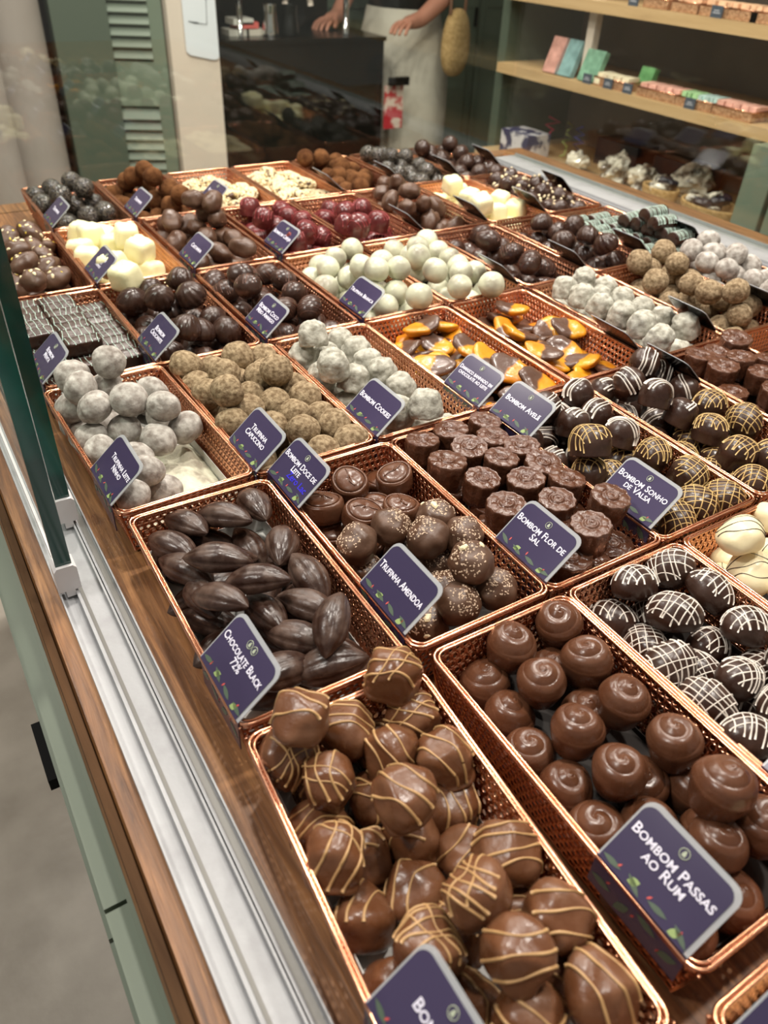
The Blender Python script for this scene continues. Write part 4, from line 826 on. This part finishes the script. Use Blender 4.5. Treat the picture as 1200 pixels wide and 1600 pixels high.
for px, py, w, x, lb in ((1030, 305, .045, 1.84, 'small oval wicker dish under foil bag'), (1108, 335, .07, 1.84, 'large oval wicker dish of wrapped sweets by the green upright')):
    p = at(px, py, x=x); m = MB(); m.lathe(smooth_prof([(0, 0), (w*.8, 0), (w, .02), (w*1.08, .045), (w*.98, .044), (w*.9, .02), (0, .012)]), 40); m.v = [(v[0]*.8, v[1]*1.25, v[2]) for v in m.v]; o = m.obj('wicker_dish', STRAW); o.location = (x, p.y, Z0+.001); o['label'] = lb; o['category'] = 'dish'
    for k in range(7 if w > .06 else 4):
        a = rnd.uniform(0, 6.28); rr = w*rnd.uniform(.1, .6); mm = ellip(1.5, .8, .6, p=3); lumpy(mm, .3, 2, k+px); mm.v = [tuple(c*.02 for c in v) for v in mm.v]
        o = mm.obj('wrapped_sweet', CELL if k % 2 else DBOX); o.location = (x+rr*cos(a)*.8, p.y+rr*sin(a)*1.2, Z0+.035+.012*(k % 3)); o.rotation_euler = (rnd.uniform(-.5, .5), rnd.uniform(-.5, .5), rnd.uniform(0, 3)); o['label'] = ('clear' if k % 2 else 'dark') + ' wrapped sweet heaped in the %s wicker dish' % ('large' if w > .06 else 'small'); o['category'] = 'sweet'; o['group'] = o['label']
for k, (a, b, c) in enumerate(((860, 205, (.5, .03, .08)), (885, 215, (.35, .4, .1)), (905, 205, (.1, .1, .5)))):
    p = at(a, b, x=1.95); m = MB(); m.tube([(cos(t*2.3+k)*.012*(t % 3), sin(t*3+k)*.02, .0+t*.012) for t in range(10)], .003, 0, 6); o = m.obj('curled_ribbon', mat('ribbon_%d' % k, c, .4)); o.location = (1.95, p.y, Z0); o['label'] = ('red', 'olive', 'blue')[k] + ' curled ribbon standing on the display ledge'; o['category'] = 'ribbon'
# ------------------------------------------------------------------ person in a white apron behind the station
def skin_mesh(name, verts, edges, m, parent, sub=2):
    me = bpy.data.meshes.new(name); me.from_pydata([v[:3] for v in verts], edges, []); o = bpy.data.objects.new(name, me); COL.objects.link(o)
    md = o.modifiers.new('s', 'SKIN'); md.use_smooth_shade = True; sd = o.modifiers.new('u', 'SUBSURF'); sd.levels = sd.render_levels = sub
    for i, v in enumerate(verts): me.skin_vertices[0].data[i].radius = (v[3], v[4] if len(v) > 4 else v[3])
    me.skin_vertices[0].data[0].use_root = True
    bpy.context.view_layer.update(); nm = bpy.data.meshes.new_from_object(o.evaluated_get(bpy.context.evaluated_depsgraph_get())); bpy.data.objects.remove(o)
    nm.materials.clear(); nm.materials.append(m)
    for p in nm.polygons: p.use_smooth = True
    return link(name, nm, (0, 0, 0), None, parent)
pe = empty('person', (2.03, 3.22, -.95), 'person in black top and long white apron, working beside the coffee station', 'person', rz=-1.1)
V = [(0, 0, .95, .15, .11), (0, 0, 1.15, .13, .095), (0, .01, 1.35, .16, .10), (0, .01, 1.44, .08, .07), (0, 0, 1.50, .05, .05), (0, -.01, 1.60, .085, .1), (0, -.01, 1.70, .07, .085),
     (-.09, 0, .88, .09), (-.09, .01, .5, .06), (-.09, 0, .08, .04), (-.09, -.12, .03, .035), (.09, 0, .88, .09), (.09, .01, .5, .06), (.09, 0, .08, .04), (.09, -.12, .03, .035),
     (-.19, .01, 1.38, .055), (-.25, .0, 1.12, .042), (-.20, -.2, 1.0, .032), (-.185, -.26, .99, .028), (.19, .01, 1.38, .055), (.24, -.02, 1.12, .042), (.20, -.2, 1.02, .032), (.185, -.26, 1.01, .028)]
Ed = [(0,1),(1,2),(2,3),(3,4),(4,5),(5,6),(0,7),(7,8),(8,9),(9,10),(0,11),(11,12),(12,13),(13,14),(2,15),(15,16),(16,17),(17,18),(2,19),(19,20),(20,21),(21,22)]
for sx, b in ((-1, 18), (1, 22)):
    hx, hy, hz = V[b][:3]
    for k in range(4):
        n = len(V); L = (.06, .07, .066, .052)[k]; ox = (k-1.5)*.019
        V += [(hx+ox, hy-.045, hz, .0095), (hx+ox*1.1, hy-.045-L*.55, hz-.012, .008), (hx+ox*1.1, hy-.045-L*.85, hz-.035, .007)]; Ed += [(b, n), (n, n+1), (n+1, n+2)]
    n = len(V); V += [(hx-sx*.035, hy-.02, hz-.008, .011), (hx-sx*.05, hy-.055, hz-.02, .009)]; Ed += [(b, n), (n, n+1)]
skin_mesh('body', V, Ed, SKIN, pe)
fc = MB()
for s_ in (-1, 1):
    e_ = ellip(1, 1, 1, nu=12, nv=8); fc.add([(v[0]*.009+s_*.03, v[1]*.008-.105, v[2]*.008+1.655) for v in e_.v], e_.f, 0)
fc.obj('eyes', BLK, pe)
ns = ellip(1, 1, 1, nu=12, nv=8); n2 = MB(); n2.add([(v[0]*.012, v[1]*.02-.108, v[2]*.022+1.625) for v in ns.v], ns.f); n2.add([(v[0]*.024, v[1]*.006-.104, v[2]*.006+1.585) for v in ns.v], ns.f)
for s_ in (-1, 1): n2.add([(v[0]*.01+s_*.088, v[1]*.02, v[2]*.03+1.635) for v in ns.v], ns.f)
n2.obj('face_features', SKIN, pe)
hr = ellip(.098, .118, .105, nu=32, nv=20); hr.v = [(x, y+.012+(.0 if z > -.02 else .03), z+1.69+(0 if y > -.03 else .03)) for x, y, z in hr.v]; hr.obj('hair', HAIR, pe)
def cloth(name, prof, m, fold=.03, sy=.72):
    c = MB(); c.lathe(smooth_prof(prof, 6), 64, 0, lambda q, t, r, z: (r*(1+fold*sin(7*q+z*6)*(1.6-z)*.8), z)); c.v = [(x, y*sy, z) for x, y, z in c.v]; return c.obj(name, m, pe)
cloth('white_apron', [(.2, .3), (.215, .45), (.22, .6), (.215, .8), (.19, .92), (.165, 1.02), (.16, 1.04)], CLOTH, .02, .85)
cloth('black_top', [(.16, 1.0), (.165, 1.12), (.185, 1.25), (.2, 1.36), (.15, 1.45), (.07, 1.49)], BLK, .01)
tc = MB(); tc.box((-.11, -.215, .52), (.0, -.205, .70)); tc.v = [(x, y+.01*sin(30*x), z) for x, y, z in tc.v]
tw = thing_box('printed_tea_towel', (1.80, 2.962, -.32), (1.885, 2.975, -.16), RED, 'red and cream patterned tea towel hanging beside the black coffee station', 'towel')
thing_box('drawer_pull_lever', (1.80, 2.93, -.155), (1.89, 2.95, -.125), BLK, 'short black lever sticking out right of the coffee station', 'lever')
bg = empty('straw_bag', (2.10, 2.92, -.13), 'tan woven straw bag hanging beside the person in white', 'bag', rz=.3)
b_ = ellip(.075, .04, .12, nu=40, nv=24, p=2.4); b_.v = [(x*(1-.9*z), y, z+.12) for x, y, z in b_.v]; b_.obj('bag_body', STRAW, bg)
MB().tube([(-.05, 0, .22), (-.055, 0, .4), (-.03, 0, .6), (0, 0, .64), (.03, 0, .6), (.05, 0, .4), (.045, 0, .22)], .006, 0, 8).obj('strap', mat('brown_leather', (.12, .05, .02), .5), bg)
